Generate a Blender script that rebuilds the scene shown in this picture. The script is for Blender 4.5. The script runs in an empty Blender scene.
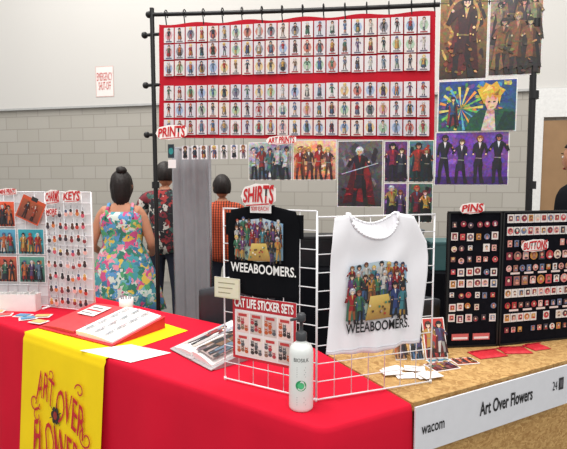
import bpy, math, random
from mathutils import Vector, Matrix, noise
R=random.Random(7)
S=bpy.context.scene
S.view_settings.view_transform='Standard'
COL=bpy.context.collection
def lin(c):
    o=[]
    for x in c[:3]:
        x=x/255.0
        o.append(x/12.92 if x<=.04045 else ((x+.055)/1.055)**2.4)
    return (o[0],o[1],o[2],1.0)
# ---------------------------------------------------------------- materials
MATS={}
def mat(name,c=(200,200,200),rough=.6,metal=0,var=.06,scale=30,bump=0,spec=.4,sheen=0):
    if name in MATS: return MATS[name]
    m=bpy.data.materials.new(name); m.use_nodes=True; nt=m.node_tree; b=nt.nodes['Principled BSDF']
    b.inputs['Roughness'].default_value=rough; b.inputs['Metallic'].default_value=metal
    b.inputs['Specular IOR Level'].default_value=spec
    tc=nt.nodes.new('ShaderNodeTexCoord'); nz=nt.nodes.new('ShaderNodeTexNoise')
    nz.inputs['Scale'].default_value=scale; nz.inputs['Detail'].default_value=4
    nt.links.new(tc.outputs['Object'],nz.inputs['Vector'])
    rp=nt.nodes.new('ShaderNodeValToRGB'); l=lin(c)
    rp.color_ramp.elements[0].position=.3; rp.color_ramp.elements[1].position=.7
    rp.color_ramp.elements[0].color=tuple(x*(1-var) for x in l[:3])+(1,)
    rp.color_ramp.elements[1].color=tuple(min(1,x*(1+var)) for x in l[:3])+(1,)
    nt.links.new(nz.outputs['Fac'],rp.inputs['Fac']); nt.links.new(rp.outputs['Color'],b.inputs['Base Color'])
    if bump:
        bm=nt.nodes.new('ShaderNodeBump'); bm.inputs['Strength'].default_value=bump; bm.inputs['Distance'].default_value=.01
        nt.links.new(nz.outputs['Fac'],bm.inputs['Height']); nt.links.new(bm.outputs['Normal'],b.inputs['Normal'])
    MATS[name]=m; return m
def print_mat(name,rough,fac=.2,scale=60,fac2=0):
    """ink from colour attribute, broken up with painterly noise"""
    m=bpy.data.materials.new(name); m.use_nodes=True; nt=m.node_tree; b=nt.nodes['Principled BSDF']
    b.inputs['Roughness'].default_value=rough
    a=nt.nodes.new('ShaderNodeAttribute'); a.attribute_name='Col'
    tc=nt.nodes.new('ShaderNodeTexCoord'); last=a.outputs['Color']
    for sc,fc,dist in((scale,fac,1.2),(scale*3.2,fac2,.6)):
        if fc<=0: continue
        nz=nt.nodes.new('ShaderNodeTexNoise'); nz.inputs['Scale'].default_value=sc; nz.inputs['Detail'].default_value=6; nz.inputs['Distortion'].default_value=dist
        nt.links.new(tc.outputs['Object'],nz.inputs['Vector'])
        ct=nt.nodes.new('ShaderNodeBrightContrast'); ct.inputs['Contrast'].default_value=1.1
        nt.links.new(nz.outputs['Color'],ct.inputs['Color'])
        mx=nt.nodes.new('ShaderNodeMixRGB'); mx.blend_type='OVERLAY'; mx.inputs[0].default_value=fc
        nt.links.new(last,mx.inputs[1]); nt.links.new(ct.outputs[0],mx.inputs[2]); last=mx.outputs[0]
    nt.links.new(last,b.inputs['Base Color']); return m
PRINT=print_mat('printed_paper',.5,.10,60); GLOSS=print_mat('poster_print',.34,.5,26,.45)
def floral(name,cols,scale):
    m=bpy.data.materials.new(name); m.use_nodes=True; nt=m.node_tree; b=nt.nodes['Principled BSDF']; b.inputs['Roughness'].default_value=.8
    tc=nt.nodes.new('ShaderNodeTexCoord'); v=nt.nodes.new('ShaderNodeTexVoronoi'); v.inputs['Scale'].default_value=scale
    nz=nt.nodes.new('ShaderNodeTexNoise'); nz.inputs['Scale'].default_value=scale*.9
    mix=nt.nodes.new('ShaderNodeMixRGB'); mix.inputs['Fac'].default_value=.12
    nt.links.new(tc.outputs['Object'],nz.inputs['Vector']); nt.links.new(tc.outputs['Object'],mix.inputs[1]); nt.links.new(nz.outputs['Color'],mix.inputs[2])
    nt.links.new(mix.outputs[0],v.inputs['Vector'])
    sp=nt.nodes.new('ShaderNodeSeparateColor'); nt.links.new(v.outputs['Color'],sp.inputs[0])
    rp=nt.nodes.new('ShaderNodeValToRGB'); rp.color_ramp.interpolation='CONSTANT'
    e=rp.color_ramp.elements; e[0].color=lin(cols[0]); e[1].position=1/len(cols); e[1].color=lin(cols[1])
    for i,c in enumerate(cols[2:],2):
        x=e.new(i/len(cols)); x.color=lin(c)
    nt.links.new(sp.outputs[0],rp.inputs['Fac']); nt.links.new(rp.outputs['Color'],b.inputs['Base Color']); return m
def plaid(name,c1,c2,scale):
    m=bpy.data.materials.new(name); m.use_nodes=True; nt=m.node_tree; b=nt.nodes['Principled BSDF']; b.inputs['Roughness'].default_value=.85
    tc=nt.nodes.new('ShaderNodeTexCoord'); out=[]
    for ax in('X','Z'):
        w=nt.nodes.new('ShaderNodeTexWave'); w.bands_direction=ax; w.inputs['Scale'].default_value=scale; nt.links.new(tc.outputs['Object'],w.inputs['Vector']); out.append(w)
    mx=nt.nodes.new('ShaderNodeMixRGB'); mx.blend_type='MULTIPLY'; mx.inputs[0].default_value=.7
    nt.links.new(out[0].outputs['Color'],mx.inputs[1]); nt.links.new(out[1].outputs['Color'],mx.inputs[2])
    rp=nt.nodes.new('ShaderNodeValToRGB'); rp.color_ramp.elements[0].color=lin(c2); rp.color_ramp.elements[1].color=lin(c1); rp.color_ramp.elements[1].position=.5
    nt.links.new(mx.outputs[0],rp.inputs[0]); nt.links.new(rp.outputs[0],b.inputs['Base Color']); return m
M_RED=mat('red_cloth',(208,22,50),.85,var=.05,scale=4,spec=.15)
M_BAN=mat('banner_cloth',(178,22,40),.8,var=.08,scale=8,spec=.2)
M_YEL=mat('yellow_cloth',(246,212,26),.8,var=.04,scale=6,spec=.15)
M_BLK=mat('black_metal',(18,18,20),.4,var=.1)
M_BLKC=mat('black_cloth',(16,17,22),.9,var=.2,scale=12,spec=.1)
M_WHT=mat('white_wire',(235,235,238),.35,var=.02)
M_PAP=mat('white_paper',(240,238,236),.6,var=.02)
M_TEEW=mat('white_cotton',(240,239,244),.9,var=.02,scale=10,bump=.15,spec=.1)
M_TEEB=mat('black_cotton',(14,15,19),.9,var=.15,scale=10,bump=.1,spec=.1)
M_REDP=mat('red_ink',(196,34,40),.6,var=.03)
M_BINK=mat('black_ink',(25,25,28),.6,var=.03)
M_SKIN=mat('skin_tan',(190,134,104),.55,var=.05)
M_HAIR=mat('dark_hair',(28,20,18),.5,var=.3,scale=60,bump=.4)
M_GREY=mat('grey_fabric',(150,152,156),.85,var=.04,scale=14,spec=.1)
M_CHROME=mat('chrome',(190,190,195),.25,metal=1,var=.03)
# ---------------------------------------------------------------- mesh helpers
def empty(name,loc=(0,0,0)):
    e=bpy.data.objects.new(name,None); e.location=loc; e.empty_display_size=.05; COL.objects.link(e); return e
def link(o,parent):
    COL.objects.link(o)
    if parent is not None:
        o.parent=parent; o.matrix_parent_inverse=Matrix.Translation(parent.location).inverted()
    return o
class MB:
    def __init__(s): s.v=[]; s.f=[]; s.m=[]; s.c=[]; s.mi=0
    def add(s,vs,fs):
        o=len(s.v); s.v+=[tuple(x) for x in vs]
        for f in fs: s.f.append(tuple(i+o for i in f)); s.m.append(s.mi)
    def cyl(s,p,q,r,n=8,r2=None,cap=True):
        p=Vector(p);q=Vector(q); d=(q-p)
        if d.length<1e-6:return
        d.normalize(); a=Vector((0,0,1)) if abs(d.z)<.9 else Vector((1,0,0)); x=d.cross(a).normalized(); y=d.cross(x); r2=r if r2 is None else r2
        vs=[p+(x*math.cos(2*math.pi*i/n)+y*math.sin(2*math.pi*i/n))*r for i in range(n)]+[q+(x*math.cos(2*math.pi*i/n)+y*math.sin(2*math.pi*i/n))*r2 for i in range(n)]
        fs=[(i,(i+1)%n,n+(i+1)%n,n+i) for i in range(n)]
        if cap: fs+=[tuple(range(n-1,-1,-1)),tuple(range(n,2*n))]
        s.add(vs,fs)
    def path(s,pts,r,n=8):
        for a,b in zip(pts,pts[1:]): s.cyl(a,b,r,n)
    def box(s,c,X,Y,Z):
        c=Vector(c);X=Vector(X);Y=Vector(Y);Z=Vector(Z)
        vs=[c+X*i+Y*j+Z*k for k in(-1,1) for j in(-1,1) for i in(-1,1)]
        s.add(vs,[(0,2,3,1),(4,5,7,6),(0,1,5,4),(2,6,7,3),(0,4,6,2),(1,3,7,5)])
    def lathe(s,c,prof,n=28,ax=None):
        c=Vector(c); vs=[];fs=[]
        for r,z in prof:
            for i in range(n): vs.append(c+Vector((r*math.cos(2*math.pi*i/n),r*math.sin(2*math.pi*i/n),z)))
        for k in range(len(prof)-1):
            for i in range(n): fs.append((k*n+i,k*n+(i+1)%n,(k+1)*n+(i+1)%n,(k+1)*n+i))
        fs.append(tuple(range(n-1,-1,-1))); fs.append(tuple((len(prof)-1)*n+i for i in range(n)))
        s.add(vs,fs)
    def ell(s,c,rx,ry,rz,n=14,m=10,fn=None):
        c=Vector(c); vs=[];fs=[]
        for j in range(m+1):
            t=math.pi*j/m
            for i in range(n):
                p=2*math.pi*i/n; q=Vector((math.sin(t)*math.cos(p),math.sin(t)*math.sin(p),math.cos(t)))
                if fn:q=fn(q)
                vs.append(c+Vector((q.x*rx,q.y*ry,q.z*rz)))
        for j in range(m):
            for i in range(n): fs.append((j*n+i,(j+1)*n+i,(j+1)*n+(i+1)%n,j*n+(i+1)%n))
        s.add(vs,fs)
    def prism(s,pts,z0,z1):
        n=len(pts); vs=[(p[0],p[1],z0) for p in pts]+[(p[0],p[1],z1) for p in pts]
        s.add(vs,[tuple(range(n-1,-1,-1)),tuple(range(n,2*n))]+[(i,(i+1)%n,n+(i+1)%n,n+i) for i in range(n)])
    def build(s,name,mats,parent=None,smooth=False,xf=None,bevel=0):
        me=bpy.data.meshes.new(name); vs=s.v if xf is None else [tuple(xf@Vector(v)) for v in s.v]
        me.from_pydata(vs,[],s.f)
        if not isinstance(mats,(list,tuple)): mats=[mats]
        for m in mats: me.materials.append(m)
        me.polygons.foreach_set('material_index',s.m)
        if smooth: me.polygons.foreach_set('use_smooth',[True]*len(me.polygons))
        me.update(); o=bpy.data.objects.new(name,me); link(o,parent)
        if bevel:
            b=o.modifiers.new('bevel','BEVEL'); b.width=bevel; b.segments=2; b.limit_method='ANGLE'
        return o
def gridmesh(name,fn,nu,nv,m,parent=None,thick=0,xf=None):
    vs=[];fs=[]
    for j in range(nv+1):
        for i in range(nu+1): vs.append(tuple(fn(i/nu,j/nv)))
    for j in range(nv):
        for i in range(nu):
            a=j*(nu+1)+i; fs.append((a,a+1,a+nu+2,a+nu+1))
    me=bpy.data.meshes.new(name); me.from_pydata(vs,[],fs); me.materials.append(m)
    me.polygons.foreach_set('use_smooth',[True]*len(me.polygons))
    o=bpy.data.objects.new(name,me); link(o,parent)
    if thick:
        s=o.modifiers.new('thickness','SOLIDIFY'); s.thickness=thick; s.offset=-1
    return o
class Frame:
    """vertical surface frame: s metres along, z up, n towards the aisle. k/zo: unit size and base height"""
    def __init__(s,A,B,k=1,zo=0):
        s.o=Vector((A[0],A[1],0)); s.x=(Vector((B[0],B[1],0))-s.o); s.len=s.x.length; s.x.normalize()
        s.z=Vector((0,0,1)); s.n=s.x.cross(s.z); s.k=k; s.zo=zo
    def __call__(s,a,z,d=0): return s.o+s.x*(a*s.k)+s.z*(z*s.k+s.zo)+s.n*d
class FlatFrame:
    def __init__(s,o,x,y):
        s.o=Vector(o); s.x=Vector(x).normalized(); y=Vector(y); s.z=(y-s.x*y.dot(s.x)).normalized(); s.n=s.x.cross(s.z)
    def __call__(s,a,z,d=0): return s.o+s.x*a+s.z*z+s.n*d
class Art:
    def __init__(s,fr,off=.002,step=.0006): s.fr=fr;s.off=off;s.st=step;s.v=[];s.f=[];s.c=[]
    def poly(s,pts,col,L=0):
        o=len(s.v)
        cols=col if isinstance(col,list) else [col]*len(pts)
        for p,c in zip(pts,cols): s.v.append(tuple(s.fr(p[0],p[1],s.off+L*s.st))); s.c.append(lin(c))
        s.f.append(tuple(range(o,o+len(pts))))
    def rect(s,x0,y0,x1,y1,col,L=0,top=None):
        s.poly([(x0,y0),(x1,y0),(x1,y1),(x0,y1)],[col,col,top,top] if top else col,L)
    def ell(s,x,y,rx,ry,col,L=0,n=12):
        s.poly([(x+rx*math.cos(2*math.pi*i/n),y+ry*math.sin(2*math.pi*i/n)) for i in range(n)],col,L)
    def line(s,a,b,w,col,L=0):
        dx=b[0]-a[0];dy=b[1]-a[1];l=math.hypot(dx,dy) or 1;nx=-dy/l*w/2;ny=dx/l*w/2
        s.poly([(a[0]-nx,a[1]-ny),(b[0]-nx,b[1]-ny),(b[0]+nx,b[1]+ny),(a[0]+nx,a[1]+ny)],col,L)
    def build(s,name,parent,m=None):
        me=bpy.data.meshes.new(name); me.from_pydata(s.v,[],s.f); me.materials.append(m or PRINT)
        a=me.color_attributes.new('Col','FLOAT_COLOR','POINT')
        a.data.foreach_set('color',[x for c in s.c for x in c])
        o=bpy.data.objects.new(name,me); return link(o,parent)
SK=[(232,196,168),(216,170,140),(238,208,186),(176,126,98)]
def sc(c,f): return tuple(max(0,min(255,int(x*f))) for x in c)
def figure(A,cx,y0,h,hair,top,bot,L=1,skin=None,lean=0,cape=None,big=.16,arms=None,shoes=(36,32,34),accent=None):
    """small illustrated person in flat ink, total height h (about L..L+8 layers)"""
    skin=skin or R.choice(SK); hd=h*big; sway=R.uniform(-.025,.025)*h; accent=accent or R.choice([(200,170,90),(190,50,50),(220,220,220),(70,120,150)])
    X=lambda t,dx:(cx+lean*t*h+sway*math.sin(t*5)+dx,y0+t*h)
    ht=1-big*.5; neck=1-big*.98; wd=.8+big*1.3
    if cape:
        A.poly([X(.10,-.19*h),X(.06,-.05*h),X(.12,.06*h),X(.07,.2*h),X(neck-.02,.1*h*wd),X(neck,-.1*h*wd)],cape,L); A.poly([X(.12,.06*h),X(.07,.2*h),X(neck-.1,.1*h)],sc(cape,.65),L+.5)
    st=R.uniform(.05,.1)
    for sgn in(-1,1):
        A.poly([X(0,sgn*st*h-.026*h),X(0,sgn*st*h+.026*h),X(.24,sgn*st*.8*h+.036*h),X(.44,sgn*.045*h+.048*h),X(.44,sgn*.045*h-.048*h),X(.24,sgn*st*.8*h-.036*h)],bot if sgn<0 else sc(bot,.75),L+1)
        A.poly([X(-.01,sgn*st*h-.03*h),X(-.01,sgn*(st+.03)*h+.03*h),X(.12,sgn*st*h+.034*h),X(.12,sgn*st*h-.034*h)],shoes,L+2)
    hem=R.choice([.36,.42,.26])
    A.poly([X(hem,-.1*h*wd),X(hem+.03,0),X(hem,.1*h*wd),X(.58,.062*h*wd),X(neck-.05,.115*h*wd),X(neck-.012,.09*h*wd),X(neck+.01,.03*h),X(neck+.01,-.03*h),X(neck-.012,-.09*h*wd),X(neck-.05,-.115*h*wd),X(.58,-.062*h*wd)],top,L+2)
    A.poly([X(hem,.03*h),X(hem,.1*h*wd),X(.58,.062*h*wd),X(neck-.05,.11*h*wd),X(neck-.06,.045*h)],sc(top,.62),L+3)
    A.poly([X(neck+.005,-.03*h),X(neck+.005,.03*h),X(neck-.14,.004*h)],accent,L+3.4); A.line(X(.53,-.066*h*wd),X(.52,.066*h*wd),.02*h,sc(accent,.6),L+3.6)
    arms=arms or [R.uniform(-.08,.14),R.uniform(-.08,.14)]
    for sgn,a in zip((-1,1),arms):
        sh=X(neck-.045,sgn*.10*h*wd); el=X(neck-.2,sgn*(.135+a*.6)*h*wd); ha=X(neck-.34+abs(a)*2.2,sgn*(.13+a*.3)*h*wd)
        A.line(sh,el,.055*h,top if sgn<0 else sc(top,.8),L+3.8); A.line(el,ha,.042*h,sc(top,.7),L+4); A.ell(ha[0],ha[1],.02*h,.02*h,skin,L+4.4,6)
    A.line(X(neck-.01,0),X(neck+.05,0),.035*h,sc(skin,.8),L+3.9)
    hx,hy=X(ht,0); A.poly([(hx+hd*.5*math.cos(i*.4488)*(1.12 if i%2 else .92),hy+hd*.04+hd*.52*math.sin(i*.4488)*(1.1 if i%2 else .92)) for i in range(14)],sc(hair,.8),L+4.5)
    A.poly([(hx-hd*.3,hy+hd*.1),(hx-hd*.26,hy-hd*.22),(hx,hy-hd*.46),(hx+hd*.26,hy-hd*.22),(hx+hd*.3,hy+hd*.1)],skin,L+5)
    A.poly([(hx-hd*.42,hy-hd*.12),(hx-hd*.24,hy+hd*.16),(hx-hd*.1,hy-hd*.04),(hx+hd*.02,hy+hd*.18),(hx+hd*.16,hy-hd*.04),(hx+hd*.25,hy+hd*.16),(hx+hd*.42,hy-hd*.14),(hx+hd*.44,hy+hd*.3),(hx+hd*.2,hy+hd*.56),(hx-hd*.15,hy+hd*.58),(hx-hd*.45,hy+hd*.3)],hair,L+6)
    A.poly([(hx-hd*.3,hy+hd*.25),(hx-hd*.05,hy+hd*.46),(hx+hd*.1,hy+hd*.34)],sc(hair,1.6),L+6.5)
    for e in(-1,1): A.line((hx+e*hd*.08,hy-hd*.1),(hx+e*hd*.2,hy-hd*.08),hd*.07,(40,30,36),L+5.5)
HAIRS=[(30,26,28),(60,40,30),(120,75,45),(205,170,90),(160,60,45),(70,80,120),(180,180,186),(40,35,60),(90,50,40),(26,24,30)]
CLO=[(40,45,60),(150,35,40),(60,90,130),(60,100,80),(180,140,70),(80,60,100),(190,186,180),(110,76,50),(30,30,34),(180,100,60),(90,110,130),(44,44,52)]
def textmesh(name,body,fit,fr,m,parent=None,off=0,d=.003,ext=.0008,shear=0,bold=0,warp=None):
    """fit=(s0,z0,s1,z1) box in frame metres"""
    cu=bpy.data.curves.new(name,'FONT'); cu.body=body; cu.size=1; cu.shear=shear; cu.align_x='CENTER'; cu.space_line=.8
    cu.offset=bold; cu.resolution_u=3
    o=bpy.data.objects.new(name,cu); COL.objects.link(o); bpy.context.view_layer.update()
    me=bpy.data.meshes.new_from_object(o.evaluated_get(bpy.context.evaluated_depsgraph_get()))
    bpy.data.objects.remove(o)
    xs=[v.co.x for v in me.vertices]; ys=[v.co.y for v in me.vertices]
    x0,x1,y0,y1=min(xs),max(xs),min(ys),max(ys)
    for v in me.vertices:
        p=(v.co.x-x0)/(x1-x0); q=(v.co.y-y0)/(y1-y0)
        if warp: p,q=warp(p,q)
        v.co=fr(fit[0]+p*(fit[2]-fit[0]),fit[1]+q*(fit[3]-fit[1]),d)
    me.materials.clear(); me.materials.append(m); me.name=name
    o=bpy.data.objects.new(name,me); return link(o,parent)
def arch(p,q): return p,(q-.5)*(.82+.36*p)+.5+.10*math.sin(p*math.pi)+.1*(p-.5)
def logo(name,body,fit,fr,parent,d=.006,sub=None):
    w=(fit[2]-fit[0]); h=fit[3]-fit[1]
    A=Art(fr,d-.001); n=18
    A.poly([(fit[0]+w*(.5+(.56+.03*(i%2))*math.cos(2*math.pi*i/n)*(1.0)),fit[1]+h*(.52+.06*math.cos(2*math.pi*i/n)+(.68+.05*(i%2))*math.copysign(abs(math.sin(2*math.pi*i/n))**.6,math.sin(2*math.pi*i/n)))) for i in range(n)],(244,238,234)); A.build(name+'_backing',parent)
    textmesh(name+'_letters',body,fit,fr,M_REDP,parent,d=d+.002,bold=.03,shear=.12,warp=arch)
    A=Art(fr,d+.0015); A.line((fit[0]+w*.1,fit[1]-.1*h),(fit[2]-w*.15,fit[1]+.02*h),h*.07,(196,34,40)); A.ell(fit[2]-w*.02,fit[3]+h*.1,h*.06,h*.06,(196,34,40)); A.build(name+'_flourish',parent)
# ---------------------------------------------------------------- camera
cd=bpy.data.cameras.new('camera'); cam=bpy.data.objects.new('camera',cd); COL.objects.link(cam)
cam.location=(0,0,1.5); cam.rotation_euler=(math.radians(90-4.7),0,0); cd.sensor_width=36; cd.lens=480/567*36; cd.clip_start=.05; S.camera=cam
# ---------------------------------------------------------------- hall
WF=Frame((-4.73,8),(3.66,6.2))
ang=math.atan2(WF.x.y,WF.x.x)
def wallmat():
    m=bpy.data.materials.new('painted_block'); m.use_nodes=True; nt=m.node_tree; b=nt.nodes['Principled BSDF']; b.inputs['Roughness'].default_value=.8
    tc=nt.nodes.new('ShaderNodeTexCoord'); sp=nt.nodes.new('ShaderNodeSeparateXYZ'); cb=nt.nodes.new('ShaderNodeCombineXYZ')
    nt.links.new(tc.outputs['Object'],sp.inputs[0]); nt.links.new(sp.outputs['X'],cb.inputs['X']); nt.links.new(sp.outputs['Z'],cb.inputs['Y'])
    br=nt.nodes.new('ShaderNodeTexBrick'); br.inputs['Scale'].default_value=1; br.inputs['Brick Width'].default_value=.4; br.inputs['Row Height'].default_value=.2
    br.inputs['Mortar Size'].default_value=.008; br.inputs['Mortar Smooth'].default_value=.4
    br.inputs['Color1'].default_value=lin((172,168,160)); br.inputs['Color2'].default_value=lin((166,162,153)); br.inputs['Mortar'].default_value=lin((150,146,138))
    nt.links.new(cb.outputs[0],br.inputs['Vector'])
    nt.links.new(br.outputs['Color'],b.inputs['Base Color']); return m
xfW=Matrix.Translation(WF.o)@Matrix.Rotation(ang,4,'Z')
def wallpart(name,s0,s1,z0,z1,d0,d1,m):
    mb=MB(); mb.box(((s0+s1)/2,-(d0+d1)/2,(z0+z1)/2),((s1-s0)/2,0,0),(0,abs(d1-d0)/2,0),(0,0,(z1-z0)/2))
    o=mb.build(name,m); o.matrix_world=xfW; return o
MW=wallmat(); M_UP=mat('painted_upper',(205,203,199),.85,var=.015,scale=.6)
w1=wallpart('wall_back',-5,13,0,2.73,-.3,0,MW)
w2=wallpart('wall_back_upper',-5,13,2.73,8,-.3,.04,M_UP)
wallpart('trim_1',-5,13,2.70,2.73,0,.05,mat('ledge',(176,177,176),.7))
mb=MB(); mb.box((0,4,-.05),(9,0,0),(0,7,0),(0,0,.05)); mb.build('floor',mat('concrete',(120,118,114),.5,var=.12,scale=3))
dr=empty('door_1',WF(8.9,0,.0)); 
mb=MB(); mb.box(WF(8.95,1.17,.03),WF.x*.72,WF.n*.02,(0,0,1.15)); mb.build('leaf',mat('tan_door',(150,118,84),.6,var=.08,scale=5),dr)
mb=MB(); mb.box(WF(8.19,1.18,.04),WF.x*.05,WF.n*.04,(0,0,1.18)); mb.box(WF(9.71,1.18,.04),WF.x*.05,WF.n*.04,(0,0,1.18)); mb.box(WF(8.95,2.54,.04),WF.x*.81,WF.n*.04,(0,0,.18)); mb.build('frame',mat('white_frame',(222,222,220),.6),dr)
mb=MB(); mb.cyl(WF(8.4,1.05,.05),WF(8.4,1.05,.1),.03,12); mb.cyl(WF(8.38,1.05,.1),WF(8.5,1.05,.1),.012,8); mb.build('handle',M_CHROME,dr)
es=empty('emergency_shutoff_sign',WF(2.04,3.08,.04))
A=Art(WF,.045); A.rect(1.885,2.855,2.19,3.315,(214,178,172)); A.rect(1.895,2.865,2.18,3.305,(232,226,222),1); A.build('panel',es)
textmesh('lettering','EMERGENCY\nSHUT-OFF',(1.91,2.96,2.17,3.22),WF,mat('faded_red_ink',(200,96,92),.6),es,d=.05)
# ---------------------------------------------------------------- lights
wd=bpy.data.worlds.new('hall'); S.world=wd; wd.use_nodes=True; wd.node_tree.nodes['Background'].inputs[0].default_value=(1,.985,.965,1); wd.node_tree.nodes['Background'].inputs[1].default_value=.76
def area(n,loc,sz,e,tgt=None,c=(1,.97,.93)):
    l=bpy.data.lights.new(n,'AREA'); l.shape='SQUARE'; l.size=sz; l.energy=e; l.color=c; o=bpy.data.objects.new(n,l); o.location=loc; COL.objects.link(o)
    if tgt: o.rotation_euler=(Vector(tgt)-Vector(loc)).to_track_quat('-Z','Y').to_euler()
area('hall_lamp',(-1.5,1.2,6.5),2.5,205,(0,2.5,.8)); area('hall_lamp.001',(2.5,3,6.5),2.5,155); area('hall_lamp.002',(-3,5,6.8),3,205); area('hall_lamp.003',(1,-3,6),3,170,(0,2.5,1))
# ---------------------------------------------------------------- tables
P0=Vector((.116,1.398)); L=Vector((-.823,.567)).normalized(); nL=Vector((.567,.823)).normalized(); Rr=Vector((.886,.464)).normalized(); nR=Vector((-.464,.886)).normalized()
TZ=.767; DL=.64; DR=.52
poly=[P0,P0+Rr*.35,P0+Rr*.35+nR*DL,Vector((.097,2.188)),P0+nL*DL+L*2.4,P0+L*2.4]
loop=[]
def rnd(p,a,b,r):
    da=(a-p).normalized()*r; db=(b-p).normalized()*r; out=[]
    for i in range(6):
        t=i/5; out.append((p+da)*(1-t)**2+p*2*t*(1-t)+(p+db)*t*t)
    return out
n=len(poly)
for i in range(n): loop+=rnd(poly[i],poly[i-1],poly[(i+1)%n],.035 if i in(0,4,5) else .01)
den=[]
for i in range(len(loop)):
    a=loop[i]; b=loop[(i+1)%len(loop)]; k=max(1,int((b-a).length/.04))
    for j in range(k): den.append(a.lerp(b,j/k))
tb=empty('folding_table',(-.6,2.2,0))
mb=MB(); N=len(den); rows=[(TZ,0),(TZ-.004,.006),(TZ-.02,.010)]+[(TZ-.02-(TZ-.03)*k/14,.010+.0) for k in range(1,15)]
arc=0; arcs=[]
for i in range(N): arcs.append(arc); arc+=(den[(i+1)%N]-den[i]).length
nor=[]
for i in range(N):
    t=(den[(i+1)%N]-den[i-1]).normalized(); nn=Vector((t.y,-t.x)); nor.append(nn)
vs=[]
for r,(z,o) in enumerate(rows):
    dpt=(TZ-z)/TZ
    for i in range(N):
        w=dpt*(.016*math.sin(arcs[i]*17)+.010*math.sin(arcs[i]*31+1)) +dpt*.03
        p=den[i]+nor[i]*(o+w); vs.append((p.x,p.y,z))
fs=[]
for r in range(len(rows)-1):
    for i in range(N): fs.append((r*N+i,(r+1)*N+i,(r+1)*N+(i+1)%N,r*N+(i+1)%N))
fs.append(tuple(range(N)))
mb.add(vs,fs); mb.build('tablecloth',M_RED,tb,smooth=False)
for p in bpy.data.objects['tablecloth'].data.polygons:
    if len(p.vertices)==4: p.use_smooth=True
mb=MB()
for q in (P0+L*2.2+nL*.1,P0+L*2.2+nL*.55,P0+L*.2+nL*.1,P0+L*.2+nL*.55,P0+Rr*.2+nR*.3): mb.cyl((q.x,q.y,0),(q.x,q.y,TZ-.01),.016,10)
mb.build('legs',M_CHROME,tb)
FL=Frame((P0+L*2.4),P0)
def skirt_off(z): return .024+(TZ-z)/TZ*.058
def runner(u,v):
    s=2.4-1.70+ .66*u
    if v<.35:
        w=.52*(1-v/.35)*(1-.12*u); q=P0+L*(2.4-s)+nL*(w)
        return (q.x,q.y,TZ+.003) 
    t=(v-.35)/.65; z=TZ+.003-t*.62; d=skirt_off(z)+.004*math.sin(u*14)*t
    if v<.37: d=.018
    return tuple(FL(s,z,d))
rn=empty('yellow_table_runner',(-1,2.2,TZ)); gridmesh('cloth',runner,24,60,M_YEL,rn)
class SkirtF:
    def __call__(s,a,z,d=0): return FL(a,z,skirt_off(z)+d)
SF=SkirtF()
wv=lambda p,q:(p+.03*math.sin(q*5),q+.14*math.sin(p*4.2)-.05)
textmesh('letters_art','ART',(.85,.48,1.01,.61),SF,M_REDP,rn,d=.008,shear=.25,bold=.0,warp=wv)
textmesh('letters_over','OVER',(1.02,.41,1.24,.56),SF,M_REDP,rn,d=.008,shear=.25,warp=wv)
textmesh('letters_flowers','FLOWERS',(.84,.22,1.27,.38),SF,M_REDP,rn,d=.008,shear=.2,warp=wv)
A=Art(SF,.008)
for k in range(6):
    t=k*2*math.pi/6; A.ell(1.02+.022*math.cos(t),.44+.026*math.sin(t),.013,.016,(40,30,28),1); A.line((1.02,.44),(1.02+.05*math.cos(t+.4),.44+.06*math.sin(t+.4)),.004,(40,30,28),1)
A.ell(1.02,.44,.016,.02,(150,40,30),2)
def swirl(cx,cy,r,a0,turn,w):
    pr=None
    for i in range(20):
        t=i/19; a=a0+turn*t; p=(cx+r*(1-.75*t)*math.cos(a),cy+r*(1-.75*t)*math.sin(a))
        if pr: A.line(pr,p,w,(196,34,40),1)
        pr=p
swirl(.84,.46,.045,0,-7,.008); swirl(1.26,.40,.05,2,7,.008); swirl(.87,.40,.04,1,6,.007); swirl(1.20,.595,.035,3,-6,.007); swirl(.97,.62,.03,4,6,.006)
A.build('printed_flourishes',rn)
def osb():
    m=bpy.data.materials.new('osb_board'); m.use_nodes=True; nt=m.node_tree; b=nt.nodes['Principled BSDF']; b.inputs['Roughness'].default_value=.75
    tc=nt.nodes.new('ShaderNodeTexCoord'); mp=nt.nodes.new('ShaderNodeMapping'); mp.inputs['Scale'].default_value=(1,1,1.8); mp.inputs['Rotation'].default_value=(.4,.3,.5)
    v=nt.nodes.new('ShaderNodeTexVoronoi'); v.inputs['Scale'].default_value=75; nz=nt.nodes.new('ShaderNodeTexNoise'); nz.inputs['Scale'].default_value=22
    nt.links.new(tc.outputs['Object'],mp.inputs[0]); mix=nt.nodes.new('ShaderNodeMixRGB'); mix.inputs[0].default_value=.08
    nt.links.new(mp.outputs[0],nz.inputs['Vector']); nt.links.new(mp.outputs[0],mix.inputs[1]); nt.links.new(nz.outputs['Color'],mix.inputs[2]); nt.links.new(mix.outputs[0],v.inputs['Vector'])
    sp=nt.nodes.new('ShaderNodeSeparateColor'); nt.links.new(v.outputs['Color'],sp.inputs[0])
    rp=nt.nodes.new('ShaderNodeValToRGB'); rp.color_ramp.elements[0].color=lin((160,118,64)); rp.color_ramp.elements[1].color=lin((202,164,104))
    nt.links.new(sp.outputs[0],rp.inputs[0]); nt.links.new(rp.outputs[0],b.inputs['Base Color']); return m
M_OSB=osb()
FR=Frame(P0,P0+Rr)
rt=empty('osb_display_counter',(1,2,0))
q=[P0+Rr*.36,P0+Rr*1.9,P0+Rr*1.9+nR*DR,P0+Rr*.36+nR*DR]
mb=MB(); mb.prism([tuple(x) for x in q],TZ-.03,TZ); mb.build('top',M_OSB,rt)
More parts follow.
